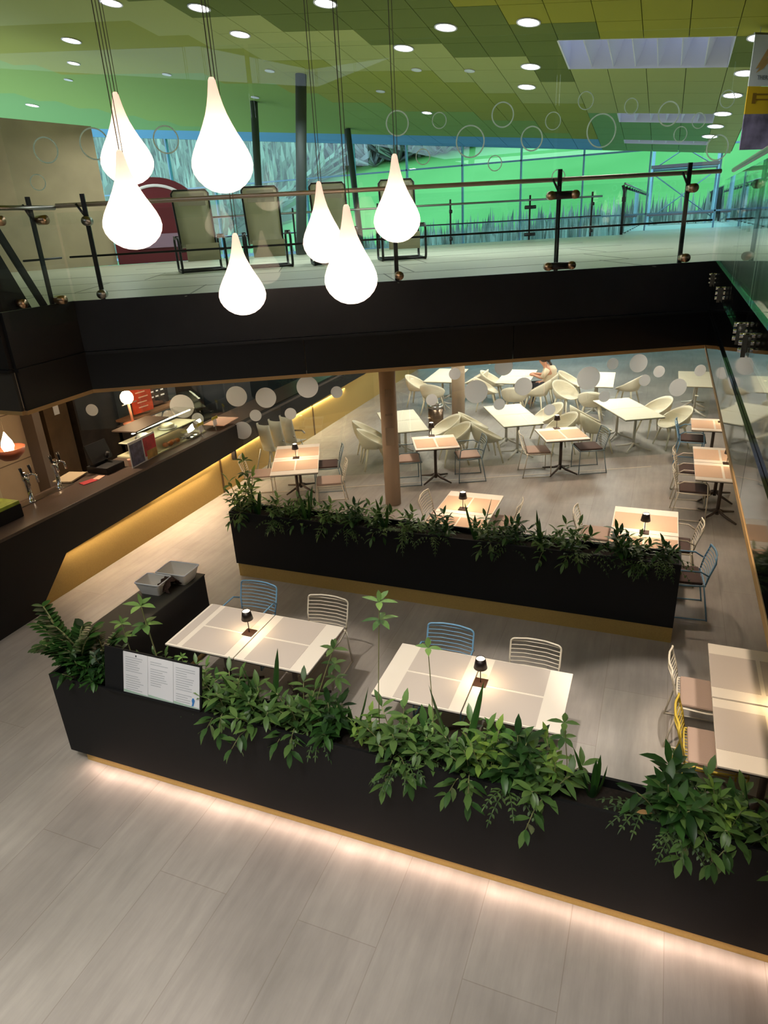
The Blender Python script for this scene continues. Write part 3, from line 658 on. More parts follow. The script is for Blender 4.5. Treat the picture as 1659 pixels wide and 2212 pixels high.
# display case
dc = thing('display_case', 'lit glass display case of cakes on the bar', 'display case', (-7.72, 8.85, 1.21))
b = MB(); b.slab([(.3, -.75, 0), (.3, .8, 0), (.12, .8, .42), (.12, -.75, .42)], (.008, 0, 0)); b.slab([(.12, -.75, .42), (.12, .8, .42), (-.3, .8, .42), (-.3, -.75, .42)], (0, 0, .008)); b.build('glass_front', GLASSS, dc)
MB().box((0, 0, .01), (.62, 1.6, .02)).build('base', mat('case_base', (205, 205, 170), .5), dc); MB().box((-.06, 0, .22), (.42, 1.5, .012)).build('shelf', mat('case_shelf', (226, 226, 200), .5), dc)
MB().box((.05, 0, .40), (.03, 1.5, .012)).build('light_strip', emis('case_light', (1, .95, .62), 14), dc)
MB().box((-.1, -.35, .44), (.46, .9, .02), R(4)).build('top_board', mat('dark_board', (70, 56, 46), .6), dc)
def cake(name, label, x, y, z, r, m_): 
    o = thing(name, label, 'cake', (x, y, z)); MB().lathe([(r, 0), (r*1.1, .015), (r*1.1, .02), (r*.2, .022)], 24).build('plate', WHITE, o)
    MB().lathe([(r*.8, .022), (r*.85, .06), (r*.6, .08), (.01, .09)], 20).build('cake_body', m_, o)
cake('cream_cake', 'pale cream cake on the display case shelf', -7.72, 9.0, 1.445, .15, CREAM); cake('cream_cake', 'second pale cake at the near end of the display case', -7.74, 8.4, 1.445, .12, WHITE)
for k in range(4):
    b = MB(); b.lathe([(.02, 0), (.045, .02), (.05, .05), (.03, .075), (.005, .08)], 12, (-7.5+.03*(k % 2), 8.62+.09*k, 1.235))
    tag(b.build('muffin', mat('baked_brown_%d' % k, (196-8*k, 112, 50), .7)), 'orange brown muffin in the display case, %s from the near end' % ['first', 'second', 'third', 'fourth'][k], 'muffin', 'muffins in the display case')
tr_ = MB(); P = []
for j in range(7): P.append([(-7.5+.13*math.cos(i)*.3+(.1 if i % 2 else -.1)*.5+.08*(i-4)/4, 9.1+.05*j+.01*(i % 3), 1.24+.03*random.random()) for i in range(9)])
tag(tr_.grid(P, sm=False).build('foil_tray', CHROME), 'crumpled silver foil tray in the display case', 'foil tray')
ps = thing('counter_poster', 'red and blue printed poster standing on the bar before the display case', 'poster', (-7.40, 7.98, 1.21), R(4))
MB().box((0, 0, .2), (.012, .66, .4)).build('backing', WHITE, ps); MB().box((.008, -.16, .19), (.006, .30, .34)).build('blue_picture', mat('blue_picture', (96, 92, 120), .5, noise=(12, .6)), ps)
MB().box((.008, .17, .22), (.006, .30, .30)).build('red_picture', mat('red_picture', (206, 50, 60), .5, noise=(7, .35)), ps); MB().box((.009, .19, .08), (.006, .26, .14)).build('yellow_picture', mat('yellow_picture', (206, 164, 90), .5, noise=(9, .3)), ps)
for k, (x, y) in enumerate(((-7.3, 9.35), (-7.28, 9.75))):
    o = thing('price_sign', 'small yellow topped price sign, %s along the display case' % ['first', 'second'][k], 'price sign', (x, y, 1.21), 0, 'price signs on the bar')
    MB().box((0, 0, .14), (.008, .10, .12)).build('card', WHITE, o); MB().box((.006, 0, .23), (.008, .17, .05)).build('header', mat('yellow_header_%d' % k, (206, 196, 60), .5), o); MB().box((0, 0, .04), (.012, .012, .1)).build('stem', STEEL, o)
tag(MB().box((-7.34, 10.02, 1.30), (.42, .55, .012), R(5)).build('menu_board_tray', PAPER, bevel=.002), 'pinkish open menu lying on a raised ledge of the bar', 'menu')
MB().box((0, 0, 0), (.01, .01, .01))
cb = thing('chalkboard', 'black chalkboard with white handwriting behind the bar', 'chalkboard', (-8.9, 10.2, 1.5), R(-8))
MB().box((0, 0, .42), (.03, .62, .84)).build('board', mat('chalk_black', (24, 20, 20), .6), cb)
b = MB()
for k in range(7):
    for q in range(4):
        if random.random() < .8: b.box((.018, -.24+.13*q+random.uniform(0, .03), .76-.10*k), (.004, random.uniform(.05, .1), .025))
b.build('writing', WHITE, cb)
sg_ = thing('red_sign', 'orange red sign leaning beside the chalkboard', 'sign', (-8.75, 9.65, 1.5), R(-8)); MB().box((0, 0, .24), (.03, .46, .46)).build('board', mat('orange_red', (186, 62, 28), .5, noise=(6, .3)), sg_)
b = MB()
for k in range(4): b.box((.018, random.uniform(-.05, .05), .38-.09*k), (.004, .22, .018))
b.build('writing', PAPER, sg_)
tag(MB().box((-8.85, 9.95, 1.44), (.35, 1.5, .04)).build('back_shelf', mat('shelf_wood', (120, 86, 60), .6)), 'wooden shelf carrying the chalkboard behind the bar', 'shelf')
kv = thing('oven', 'black built-in oven with steel panel in the kitchen behind the bar', 'oven', (-10.2, 13.3, 0)); MB().box((0, 0, .8), (.7, 1.0, 1.6)).build('body', mat('oven_black', (34, 38, 40), .4), kv); MB().box((.36, 0, 1.45), (.02, .9, .16)).build('control_panel', STEEL, kv); MB().box((.36, 0, 1.0), (.02, .8, .5)).build('door', mat('oven_glass', (50, 56, 60), .15), kv)
tag(MB().box((-9.9, 15.4, 2.3), (.6, 2.6, .96)).build('extractor_hood', mat('hood_grey', (96, 108, 112), .4)), 'grey extractor hood over the kitchen line', 'hood')
# glowing lamps by the bar
GLOBE = emis('warm_globe', (1, .72, .40), 18)
gb = thing('globe_lamp', 'glowing globe lamp on a pinkish wooden stand behind the bar', 'lamp', (-8.4, 8.95, 1.50))
MB().lathe([(.16, 0), (.17, .02), (.05, .03)], 24).build('base', mat('pink_wood', (196, 130, 100), .6), gb); MB().tube([(0, 0, .02), (.0, -.02, .36)], .022, 8).build('stem', mat('pink_wood_stem', (210, 150, 120), .6), gb)
MB().lathe([(.001, -.11), (.06, -.1), (.1, -.05), (.11, 0), (.1, .05), (.06, .1), (.001, .11)], 20, (0, -.03, .47)).build('globe', GLOBE, gb); MB().box((0, 0, .36), (.02, .36, .012)).build('wire', STEEL, gb)
MB().box((-8.4, 9.2, 1.44), (.5, 1.2, .06))
sh = MB(); sh.box((-8.4, 9.0, 1.47), (.42, .5, .04)); sh.box((-8.4, 9.0, .72), (.3, .4, 1.46)); tag(sh.build('lamp_plinth', BLACKW), 'dark plinth under the globe lamp', 'plinth')
wp = thing('bowl_pendant_lamp', 'glowing drop bulb in a wooden bowl hanging over the near bar', 'pendant lamp', (-8.35, 6.42, 1.84))
MB().lathe([(.001, -.16), (.10, -.14), (.19, -.06), (.22, .03), (.20, .03), (.12, -.06), (.001, -.1)], 28).build('bowl', mat('rosy_wood_bowl', (150, 84, 62), .45), wp)
MB().lathe([(.001, -.05), (.06, -.02), (.085, .05), (.07, .12), (.03, .2), (.004, .26)], 20).build('bulb', GLOBE, wp); MB().tube([(0, 0, .25), (0, 0, .86)], .005, 6).build('cord', CABLE, wp)
for p in ((-8.4, 8.9, 2.0), (-8.35, 6.42, 2.05)):
    l = bpy.data.lights.new('globe_light', 'POINT'); l.energy = 14; l.color = (1, .68, .38); l.shadow_soft_size = .12
    o = bpy.data.objects.new('globe_light', l); o.location = (p[0]+.25, p[1]-.1, p[2]+.1); C.objects.link(o)

# ------------------------------------------------------------------ planters
def planter(name, label, x0, x1, y0, y1, z0, z1, px, pf):
    o = thing(name, label, 'planter', (x0, y0, 0)); X = x1-x0; Y = y1-y0; b = MB()
    b.box((X/2, .012, (z0+z1)/2), (X, .024, z1-z0)); b.box((X/2, Y-.012, (z0+z1)/2), (X, .024, z1-z0))
    b.box((.012, Y/2, (z0+z1)/2), (.024, Y-.048, z1-z0)); b.box((X-.012, Y/2, (z0+z1)/2), (.024, Y-.048, z1-z0)); b.box((X/2, Y/2, z0+.012), (X-.05, Y-.05, .024))
    b.build('box', BLACK, o)
    b = MB(); b.box((X/2+px/2, Y/2+.0, z0/2), (X-px, Y-2*pf, z0)); b.build('plinth', GOLD, o)['label'] = 'gold plinth'
    b = MB(); b.box((X/2, Y/2, z1-.08), (X-.06, Y-.06, .03)); b.build('soil', SOIL, o)
    return o
planter('front_planter', 'long black planter in front, gold plinth lit from below', -4.75, 1.85, 3.42, 3.73, .11, .97, .14, .035)
planter('rear_planter', 'long black planter behind the tables, with a wide dull gold plinth', -5.23, .455, 7.0, 7.34, .20, .99, .02, .012)
st_ = emis('planter_led', (1, .72, .50), 10)
lz = MB(); lz.box((-.1, 3.434, .104), (5.0, .012, .006))
area('planter_glow', (-1.3, 3.435, .100), 6.5, 15, (1, .70, .54), (R(-62), 0, 0), sy=.02)
for x in (-4.3, -3.1, -1.9, -.7, .4, 1.2): spot('planter_spot', (x, 3.44, .105), (x+.1, 2.9, 0), 1.9, 120, .03, (1, .70, .56), 1)
# side cabinet with baskets
cab = thing('side_cabinet', 'low black cabinet standing between the bar side and the table with four mats', 'cabinet', (-4.97, 3.74, 0))
MB().box((.235, .83, .53), (.47, 1.66, .86)).build('body', BLACKW, cab); MB().box((.235, .83, .965), (.48, 1.68, .012)).build('top', mat('dark_olive_top', (52, 50, 44), .5), cab); MB().box((.235, .85, .05), (.40, 1.55, .1)).build('kick_plate', GOLD, cab)
BASK = mat('pale_grey_plastic', (236, 230, 222), .5)
def basket(x, y, label, s=1):
    o = thing('basket', label, 'basket', (x, y, .972), R(2), 'plastic baskets on the side cabinet')
    def rr_(w_, d_, z_, n=3):
        pts = []
        for cx_, cy_, a0 in ((w_/2-.02, d_/2-.02, 0), (-w_/2+.02, d_/2-.02, 90), (-w_/2+.02, -d_/2+.02, 180), (w_/2-.02, -d_/2+.02, 270)):
            for q in range(n+1): a = R(a0+90*q/n); pts.append((cx_+.02*math.cos(a), cy_+.02*math.sin(a), z_))
        return pts
    b = MB(); b.grid([rr_(.26*s, .18*s, 0), rr_(.30*s, .22*s, .07), rr_(.34*s, .25*s, .135)], wrap=True, sm=False); b.add(rr_(.26*s, .18*s, .002), [tuple(range(16))]); b.build('tub', BASK, o, solid=.006)
    b = MB(); b.tube(rr_(.345*s, .255*s, .138), .008, 6, closed=True); b.build('rim', WHITE, o)
    return o
basket(-4.70, 5.22, 'pale grey plastic basket at the far end of the cabinet', 1.1); basket(-4.80, 4.93, 'pale grey plastic basket nearer on the cabinet', .9)
fb = MB(); P = []
for i in range(9):
    a = PI*i/8
    P.append([(-4.66+.14*(q/8-.5)*1.1+.02*math.sin(i*3+q), 5.0+.10*math.cos(a), 1.0+.13*math.sin(a)*(1-.3*abs(q-4)/4)+.012*math.sin(q*5+i)) for q in range(9)])
tag(fb.grid(P).build('brown_blanket', mat('brown_fluff', (62, 42, 34), 1, bump=(90, 1))), 'folded brown fluffy cloth bulging out of the baskets', 'cloth')
# menu board on the front planter
mb = thing('menu_stand', 'black tilted board with open white menu on the front planter rim', 'menu board', (-3.60, 3.415, .985))
M = Matrix.Rotation(R(-15), 4, 'X')
def mbx(c, d, m_, nm, par): b = MB(); b.box(c, d, 0, M=M); return b.build(nm, m_, par)
mbx((0, .0, .19), (.98, .014, .38), BLACK, 'board', mb)
for k in range(3):
    px = -.158+.255*k
    pg = mbx((px, -.012, .192), (.252, .004, .355), WHITE, 'menu_page', mb)
    t = MB(); rnd = random.Random(k)
    for q in range(15 if k != 1 else 11):
        if (k, q) in ((0, 7), (2, 10), (1, 2)): continue
        wq = rnd.uniform(.10, .19); t.box((px-.105+wq/2+.005, -.0148, .328-.020*q), (wq, .0012, .006), 0, M=M)
    t.build('menu_text', GREYP, pg)
    t = MB(); t.slab([M @ Vector((px-.124, -.0145, .018)), M @ Vector((px+.124, -.0145, .018)), M @ Vector((px+.124, -.0145, .024)), M @ Vector((px-.124, -.0145, .040))], (0, -.001, 0)); t.build('green_band', mat('pale_green_print', (176, 204, 186), .7), pg)
t = MB(); t.slab([M @ Vector((p[0]+.03, -.016, p[1])) for p in ((.375, .03), (.392, .035), (.398, .055), (.406, .082), (.394, .10), (.382, .098), (.376, .078), (.382, .055))], (0, -.001, 0)); t.build('blue_mark', mat('blue_print', (60, 130, 200), .6), mb)
mbx((-.15, -.0150, .348), (.014, .001, .016), mat('dark_print', (90, 96, 100), .6), 'small_crest', mb)
mbx((0, -.012, .004), (.98, .03, .012), BLACK, 'ledge', mb)

# ------------------------------------------------------------------ plants
def leafgeo(b, base, dirv, upv, L, W, droop=.25, fold=.12, mi=0, rows=4):
    base = Vector(base); d = Vector(dirv).normalized(); u = Vector(upv); u = (u-d*u.dot(d))
    u = u.normalized() if u.length > 1e-4 else d.orthogonal().normalized(); s = d.cross(u)
    pr = [.0, .75, 1.0, .72, .0] if rows == 4 else [.35, .8, 1, .9, .65, .0]
    n = len(pr); P = []
    for i, wv in enumerate(pr):
        t = i/(n-1); c = base+d*(L*t)-u*(droop*L*t*t); ww = W*.5*wv
        P.append([c-s*ww+u*(fold*ww*2), c, c+s*ww+u*(fold*ww*2)])
    b.grid(P, mi, True)
def stemtube(b, pts, r): b.tube(pts, r, 4)
def leafy(seed, ns=8, spread=.20, h=.26, L=.135, W=.048, whorl=False, trail=0):
    rnd = random.Random(seed); st = MB(); lf = MB()
    for k in range(ns):
        a = rnd.uniform(0, 2*PI); rad = spread*rnd.uniform(.3, 1); hh = h*rnd.uniform(.5, 1.1)
        end = Vector((rad*math.cos(a)*1.3, rad*math.sin(a), hh)); p0 = Vector((.3*rad*math.cos(a), .3*rad*math.sin(a), -.05))
        if k < trail: end = Vector((rnd.uniform(-.15, .15), -.20-rnd.uniform(0, .04), -rnd.uniform(.02, .14))); 
        mid = (p0+end)/2+Vector((0, 0, .06+(.16 if k < trail else 0)))
        pts = [p0.lerp(mid, t).lerp(mid.lerp(end, t), t) for t in (0, .25, .5, .75, 1)]; stemtube(st, pts, .0035)
        nl = rnd.randint(9, 13)
        for q in range(nl):
            t = .22+.78*q/(nl-1); i = min(3, int(t*4)); p = pts[i].lerp(pts[i+1], t*4-i); tv = (pts[i+1]-pts[i]).normalized()
            ang = q*2.4+rnd.uniform(-.3, .3); o = tv.orthogonal().normalized(); o = Matrix.Rotation(ang, 3, tv) @ o
            d = (tv*rnd.uniform(.2, .7)+o+Vector((0, 0, .08))).normalized()
            s_ = rnd.uniform(.7, 1.15); leafgeo(lf, p, d, Vector((0, 0, 1)), L*s_, W*s_, rnd.uniform(.1, .45))
        leafgeo(lf, pts[-1], (pts[-1]-pts[-2]), Vector((0, 0, 1)), L, W, .2)
    return st, lf
def blades(seed, n=6, h=.42, W=.05):
    rnd = random.Random(seed); lf = MB()
    for k in range(n):
        a = 2*PI*k/n+rnd.uniform(-.4, .4); d = Vector((math.cos(a)*.42, math.sin(a)*.32, 1)); leafgeo(lf, (math.cos(a)*.02, math.sin(a)*.02, -.04), d, Vector((-math.cos(a), -math.sin(a), .2)), h*rnd.uniform(.55, 1.1), W, -rnd.uniform(.0, .25), .25, rows=5)
    return None, lf
def fern(seed, n=16, L=.26, low=True):
    rnd = random.Random(seed); lf = MB()
    for k in range(n):
        a = rnd.uniform(0, 2*PI); el = rnd.uniform(.1, 1.0); d0 = Vector((math.cos(a)*1.2, math.sin(a), el)).normalized(); p = Vector((0, 0, -.02)); pts = [p]
        for q in range(7): p = p+d0*(L/6); d0 = (d0+Vector((0, 0, -.20))).normalized(); pts.append(p)
        for q in range(1, 7):
            tv = (pts[q+1]-pts[q]).normalized(); side = tv.cross(Vector((0, 0, 1))).normalized(); l_ = .075*(1-q/9)
            for sg in (-1, 1): leafgeo(lf, pts[q], side*sg+tv*.6, Vector((0, 0, 1)), l_, .017, .3)
            leafgeo(lf, pts[q], tv, Vector((0, 0, 1)), L/5, .008, .1)
    return None, lf
def tall(seed, h=.8, lean=(.05, 0), tiers=2, L=.13):
    rnd = random.Random(seed); st = MB(); lf = MB(); top = Vector((lean[0], lean[1], h)); pts = [Vector((0, 0, -.05)), Vector((lean[0]*.3, lean[1]*.3, h*.4)), Vector((lean[0]*.7, lean[1]*.7, h*.75)), top]; stemtube(st, pts, .004)
    for t in range(tiers):
        c = top-Vector((0, 0, .13*t)); n = 4 if t == 0 else 5
        for q in range(n): a = 2*PI*q/n+rnd.uniform(-.3, .3)+t*.6; leafgeo(lf, c, (math.cos(a), math.sin(a), .35-.2*t), Vector((0, 0, 1)), L*rnd.uniform(.8, 1.1), .045, .3)
    leafgeo(lf, top, (0, .1, 1), Vector((0, 1, 0)), .09, .035, .1)
    return st, lf
def zz(seed, n=13, h=.44):
    rnd = random.Random(seed); st = MB(); lf = MB()
    for k in range(n):
        a = rnd.uniform(0, 2*PI); out = rnd.uniform(.1, .42); end = Vector((out*math.cos(a)-.12, out*math.sin(a)*.5, h*rnd.uniform(.3, 1.1))); mid = end*.5+Vector((0, 0, .12)); p0 = Vector((0, 0, -.04))
        pts = [p0.lerp(mid, t).lerp(mid.lerp(end, t), t) for t in (0, .2, .4, .6, .8, 1)]; stemtube(st, pts, .006)
        for q in range(11):
            t = .15+.85*q/10; i = min(4, int(t*5)); p = pts[i].lerp(pts[i+1], t*5-i); tv = (pts[i+1]-pts[i]).normalized(); side = tv.cross(Vector((.1, .2, 1))).normalized()
            for sg in (-1, 1): leafgeo(lf, p, side*sg+tv*.5+Vector((0, 0, .2)), Vector((0, 0, 1)), .088, .058, .15, .1, rows=5)
    return st, lf
def mkplant(name, geo, lm, cat='plant'):
    st, lf = geo; o = thing(name, '', cat)
    lf.build('foliage', lm, o)
    if st: st.build('stems', STEM, o)
    return o
PR = {'leafyA': mkplant('leafy_plant', leafy(1, 9, trail=2), LEAF), 'leafyB': mkplant('leafy_plant', leafy(2, 8, .22, .22, trail=1), LEAF), 'leafyC': mkplant('leafy_plant', leafy(3, 8, .19, .30, .15, .052), LEAFD),
      'leafyL': mkplant('leafy_plant', leafy(4, 4, .14, .34, .13, .045), LEAFL), 'blade': mkplant('snake_plant', blades(5, 6, .36, .045), BLADE), 'bladeT': mkplant('snake_plant', blades(6, 3, .60, .055), BLADE),
      'fern': mkplant('fern', fern(7), FERN), 'fernB': mkplant('fern', fern(8, 14, .32), FERN), 'tall': mkplant('tall_shoot', tall(9, 1.12, (.06, 0)), LEAF), 'tallS': mkplant('tall_shoot', tall(10, .55, (-.05, 0), 2, .11), LEAF), 'tallM': mkplant('tall_shoot', tall(14, .92, (-.03, 0), 1, .10), LEAF),
      'zz': mkplant('zz_plant', zz(11), LEAFD), 'grey': mkplant('silvery_plant', leafy(12, 7, .16, .26, .08, .035), LEAFG), 'arch': mkplant('tall_shoot', tall(13, .72, (.22, 0), 3, .12), LEAF)}
DESC = {'leafyA': 'bushy mid green leafy plant', 'leafyB': 'spreading mid green leafy plant', 'leafyC': 'dark green leafy plant', 'leafyL': 'fresh bright green leafy plant', 'blade': 'short clump of upright dark blades', 'bladeT': 'tall upright sword leaves', 'fern': 'trailing fine fern', 'fernB': 'wide trailing fern', 'tall': 'very tall thin shoot with leaves only at its tip', 'tallS': 'thin upright shoot with a leaf whorl', 'tallM': 'tall thin shoot with one whorl of three leaves', 'zz': 'glossy dark plant with small round leaves', 'grey': 'silvery grey leafy plant', 'arch': 'arching shoot with three tiers of leaves'}
ORD = ['first', 'second', 'third', 'fourth', 'fifth', 'sixth', 'seventh', 'eighth', 'ninth', 'tenth', 'eleventh', 'twelfth', 'thirteenth', 'fourteenth', 'fifteenth']
usedp = set(); rnd = random.Random(21)
def plants(lst, z, where, group):
    tot = {}; cnt = {}
    for k, x, y, s in lst: tot[k] = tot.get(k, 0)+1
    for k, x, y, s in sorted(lst, key=lambda q: q[1]):
        cnt[k] = cnt.get(k, 0)+1; lab = DESC[k]+' in the '+where
        if tot[k] > 1: lab += ', '+ORD[cnt[k]-1]+' such from left'
        place(k not in usedp, PR[k], (x, y, z), rnd.uniform(-.35, .35) if k in ('leafyA', 'leafyB', 'tall', 'arch', 'zz') else rnd.uniform(0, 6.28) if k not in ('tallS',) else 0, lab, group, s); usedp.add(k)
fp = [('zz', -4.56, 3.58, 1.15), ('zz', -4.36, 3.60, .95), ('grey', -4.26, 3.66, 1.15), ('leafyC', -4.46, 3.52, .8), ('leafyC', -4.22, 3.52, .7), ('tallS', -3.98, 3.68, 1.0), ('tallS', -3.70, 3.68, 1.4), ('leafyA', -3.75, 3.70, .7), ('blade', -3.62, 3.66, .9), ('leafyB', -3.9, 3.67, .7), ('leafyA', -3.32, 3.66, .75), ('tallS', -3.42, 3.68, .6),
      ('leafyA', -2.95, 3.55, .95), ('blade', -2.86, 3.62, 1), ('bladeT', -2.60, 3.64, 1), ('leafyB', -2.62, 3.52, 1.05), ('leafyA', -2.30, 3.58, 1.0), ('arch', -2.22, 3.62, 1), ('fern', -2.15, 3.60, 1), ('leafyC', -2.02, 3.56, .9), ('bladeT', -1.88, 3.62, .8), ('leafyL', -1.72, 3.54, .7),
      ('tall', -1.66, 3.62, 1.08), ('leafyA', -1.48, 3.54, 1.05), ('fernB', -1.40, 3.50, .9), ('leafyB', -1.20, 3.6, .95), ('tallM', -1.22, 3.62, 1), ('bladeT', -1.02, 3.60, 1.2), ('leafyA', -.92, 3.54, 1.0), ('leafyL', -.80, 3.52, .95), ('fern', -.66, 3.48, 1.05), ('leafyC', -.62, 3.6, 1), ('leafyB', -.42, 3.54, 1.05), ('leafyL', -.36, 3.60, .9), ('tallS', -.28, 3.62, .95), ('blade', -.12, 3.60, 1),
      ('fernB', .22, 3.58, 1), ('leafyC', .36, 3.58, 1.1), ('leafyA', .52, 3.55, 1), ('fern', .40, 3.47, .9), ('leafyL', .68, 3.56, .8), ('leafyB', .80, 3.55, 1), ('bladeT', .86, 3.62, .75), ('leafyA', 1.08, 3.55, .95), ('leafyC', 1.38, 3.56, 1)]
plants(fp, .92, 'front planter', 'plants in the front planter')
rp = [('leafyL', -5.02, 7.14, 1.35), ('tallS', -4.92, 7.16, 1.35), ('leafyA', -5.05, 7.12, 1.0), ('blade', -4.86, 7.15, 1.1), ('fern', -4.55, 7.10, 1.1), ('leafyB', -4.5, 7.17, .9), ('blade', -4.1, 7.15, 1.3), ('leafyA', -4.2, 7.18, .85), ('fernB', -3.8, 7.12, 1), ('leafyB', -3.72, 7.16, .9), ('leafyC', -3.4, 7.15, .85), ('fern', -3.5, 7.1, 1.1), ('blade', -3.0, 7.14, 1.15), ('leafyA', -3.1, 7.17, .9), ('leafyB', -2.6, 7.16, .9), ('fernB', -2.75, 7.12, 1.1),
      ('leafyC', -2.25, 7.15, .8), ('fern', -2.3, 7.1, 1.1), ('bladeT', -1.82, 7.15, 1.0), ('leafyA', -1.65, 7.15, .9), ('leafyC', -1.35, 7.14, .85), ('fern', -1.4, 7.1, 1), ('bladeT', -1.05, 7.15, .8), ('leafyB', -1.0, 7.13, .8), ('leafyA', -.68, 7.15, .95), ('fernB', -.5, 7.1, 1), ('leafyC', -.2, 7.14, .9), ('leafyA', .0, 7.15, .75), ('fern', -.02, 7.08, 1), ('blade', -.1, 7.15, .8), ('fernB', .24, 7.12, 1.1), ('leafyC', .28, 7.14, .7), ('fern', .30, 7.08, .9)]
plants(rp, .94, 'rear planter', 'plants in the rear planter')
db = MB(); leafgeo(db, (.16, 3.46, .985), (1, .3, .3), (0, 0, 1), .1, .04, .3); tag(db.build('dry_leaf', mat('dry_leaf', (196, 150, 96), .8)), 'single dry tan leaf on the front planter rim', 'leaf')

# ------------------------------------------------------------------ tables
def mk_table(pale=False):
    o = thing('cafe_table', '', 'table'); t = MB(); t.box((0, 0, .738), (.80, .80, .02)); t.build('tabletop', CREAM if pale else WOODW, o, bevel=.004)
    t = MB(); t.box((0, 0, .722), (.79, .79, .012)); t.build('underside', TEDGE, o)
    pm = PEDW if pale else PEDM
    t = MB(); t.cyl((0, 0, .05), (0, 0, .716), .028, 12); t.box((0, 0, .71), (.34, .34, .012)); t.build('pedestal', pm, o)
    for k in range(4):
        a = PI/2*k+PI/4; t = MB(); t.tube([(0, 0, .13), (.12*math.cos(a), .12*math.sin(a), .075), (.36*math.cos(a), .36*math.sin(a), .02)], [.026, .022, .014], 8); t.build('foot', pm, o)
    return o
TB = mk_table(); TW = mk_table(True); tbu = [0]; twu = [0]
def table(c, rz, label, pale=False, group=None):
    u = twu if pale else tbu; o = place(u[0] == 0, TW if pale else TB, (c[0], c[1], 0), rz, label, group or ('pale tables in the rear dining room' if pale else 'laid café tables')); u[0] += 1; return o
def mat_at(x, y, rz, label, lng=.50, sh=.375, m_=None):
    b = MB(); b.box((0, 0, .001), (lng, sh, .002)); o = b.build('placemat', m_ or MATT); o.location = (x, y, .7485); o.rotation_euler = (0, 0, rz); tag(o, label, 'placemat', 'placemats on the tables'); return o
def lamp_proto():
    o = thing('table_lamp', '', 'table lamp'); MB().box((0, 0, .005), (.115, .115, .010)).build('base', mat('brown_black_metal', (70, 48, 40), .4, metal=.4), o)
    MB().cyl((0, 0, .01), (0, 0, .20), .005, 8).build('stem', LAMPB, o)
    b = MB(); b.grid([[(.058*math.cos(2*PI*k/24), .058*math.sin(2*PI*k/24), .165) for k in range(24)], [(.040*math.cos(2*PI*k/24), .040*math.sin(2*PI*k/24), .262) for k in range(24)]], wrap=True); b.build('lamp_shade', LAMPB, o, solid=.003)
    b = MB(); b.lathe([(.001, .245), (.037, .245), (.037, .256), (.02, .264), (.001, .266)], 20); b.build('diffuser', LAMPD, o); return o
LP = lamp_proto(); lu = [0]
def lamp(x, y, label, e=3.6, rz=.0):
    o = place(lu[0] == 0, LP, (x, y, .749), rz, label, 'small black table lamps'); lu[0] += 1
    l = bpy.data.lights.new('table_lamp_glow', 'POINT'); l.energy = e; l.color = (1, .72, .40); l.shadow_soft_size = .03
    q = bpy.data.objects.new('table_lamp_glow', l); q.location = (x, y, .749+.19); C.objects.link(q)
def double_table(cx, cy, rz, who, lampxy=None, peach=False, pale=False, mats=True):
    # long axis along local X
    ux, uy = math.cos(rz), math.sin(rz)
    for k, s in enumerate((-1, 1)):
        table((cx+s*.405*ux, cy+s*.405*uy), rz, ('pale' if pale else 'cream topped')+' café table, '+('left' if s < 0 else 'right')+' half of pair '+who, pale)
    if mats:
        for s in (-1, 1):
            for q in (-1, 1):
                lx, ly = s*.36, q*.20; mat_at(cx+lx*ux-ly*uy, cy+lx*uy+ly*ux, rz, 'placemat, %s %s one on the pair %s' % ('back' if q > 0 else 'front', 'right' if s > 0 else 'left', who), m_=MATP if peach else None)
    if lampxy: lamp(lampxy[0], lampxy[1], 'small black table lamp on the pair '+who, rz=rz)
double_table(-3.49, 4.79, 0, 'by the side cabinet', (-3.57, 4.81))
mat_at(-4.215, 4.8, 0, 'narrow grey mat along the left edge of the pair by the side cabinet', .10, .78)
double_table(-1.22, 4.705, 0, 'in the centre foreground', (-1.16, 4.73))
RZ6 = math.atan2(1.49, -.71)
double_table(-5.76, 9.87, math.atan2(-1.49, .71), 'by the gold bar base', (-5.78, 9.90), True)
double_table(.06, 8.25, R(90), 'behind the rear planter at right', (.06, 8.27), True)
double_table(-2.29, 8.25, R(90), 'behind the rear planter at centre', (-2.33, 8.42), True)
RB = R(25)
table((-3.65, 11.31), RB, 'cream topped square table right of the round column'); 
for s in (-1, 1): mat_at(-3.65+s*.20*math.cos(RB)+.06*math.sin(RB), 11.31+s*.20*math.sin(RB)-.03, RB+PI/2, 'peach placemat, %s one on the table right of the round column' % ('left' if s < 0 else 'right'), .52, .36, MATP)
lamp(-3.83, 11.66, 'small black table lamp on the table right of the round column', rz=RB)
table((-1.51, 12.28), RB, 'cream topped square table in the middle before the glass partition')
for s in (-1, 1): mat_at(-1.51+s*.20*math.cos(RB)+.02, 12.28+s*.20*math.sin(RB)-.02, RB+PI/2, 'peach placemat, %s one on the middle table before the glass' % ('left' if s < 0 else 'right'), .52, .36, MATP)
lamp(-1.65, 12.60, 'small black table lamp on the middle table before the glass partition', rz=RB)
for nm, y in (('nearer one at the lower right edge', 4.725), ('farther one at the lower right edge', 5.545), ('nearer of the pair at far right', 10.78), ('farther of the pair at far right', 11.60), ('small farthest one at far right', 13.4)):
    table((1.10, y), 0, 'cream topped table, '+nm)
    for q, x in enumerate((.89, 1.30)):
        dy = .0 if y > 10 else (.03 if y < 5 else -.02)
        mat_at(x, y+dy, R(90), 'placemat on the %s of the table, %s' % (['left', 'right'][q], nm), .50 if y < 6 else .54, .375, MATT if y < 6 else MATP)
lamp(1.20, 5.12, 'small black table lamp between the two tables at the lower right edge', 4.5)
lamp(1.17, 11.2, 'small black table lamp on the pair under the right gallery', 2.4); lamp(1.22, 13.6, 'small black table lamp on the farthest table under the right gallery', 2)

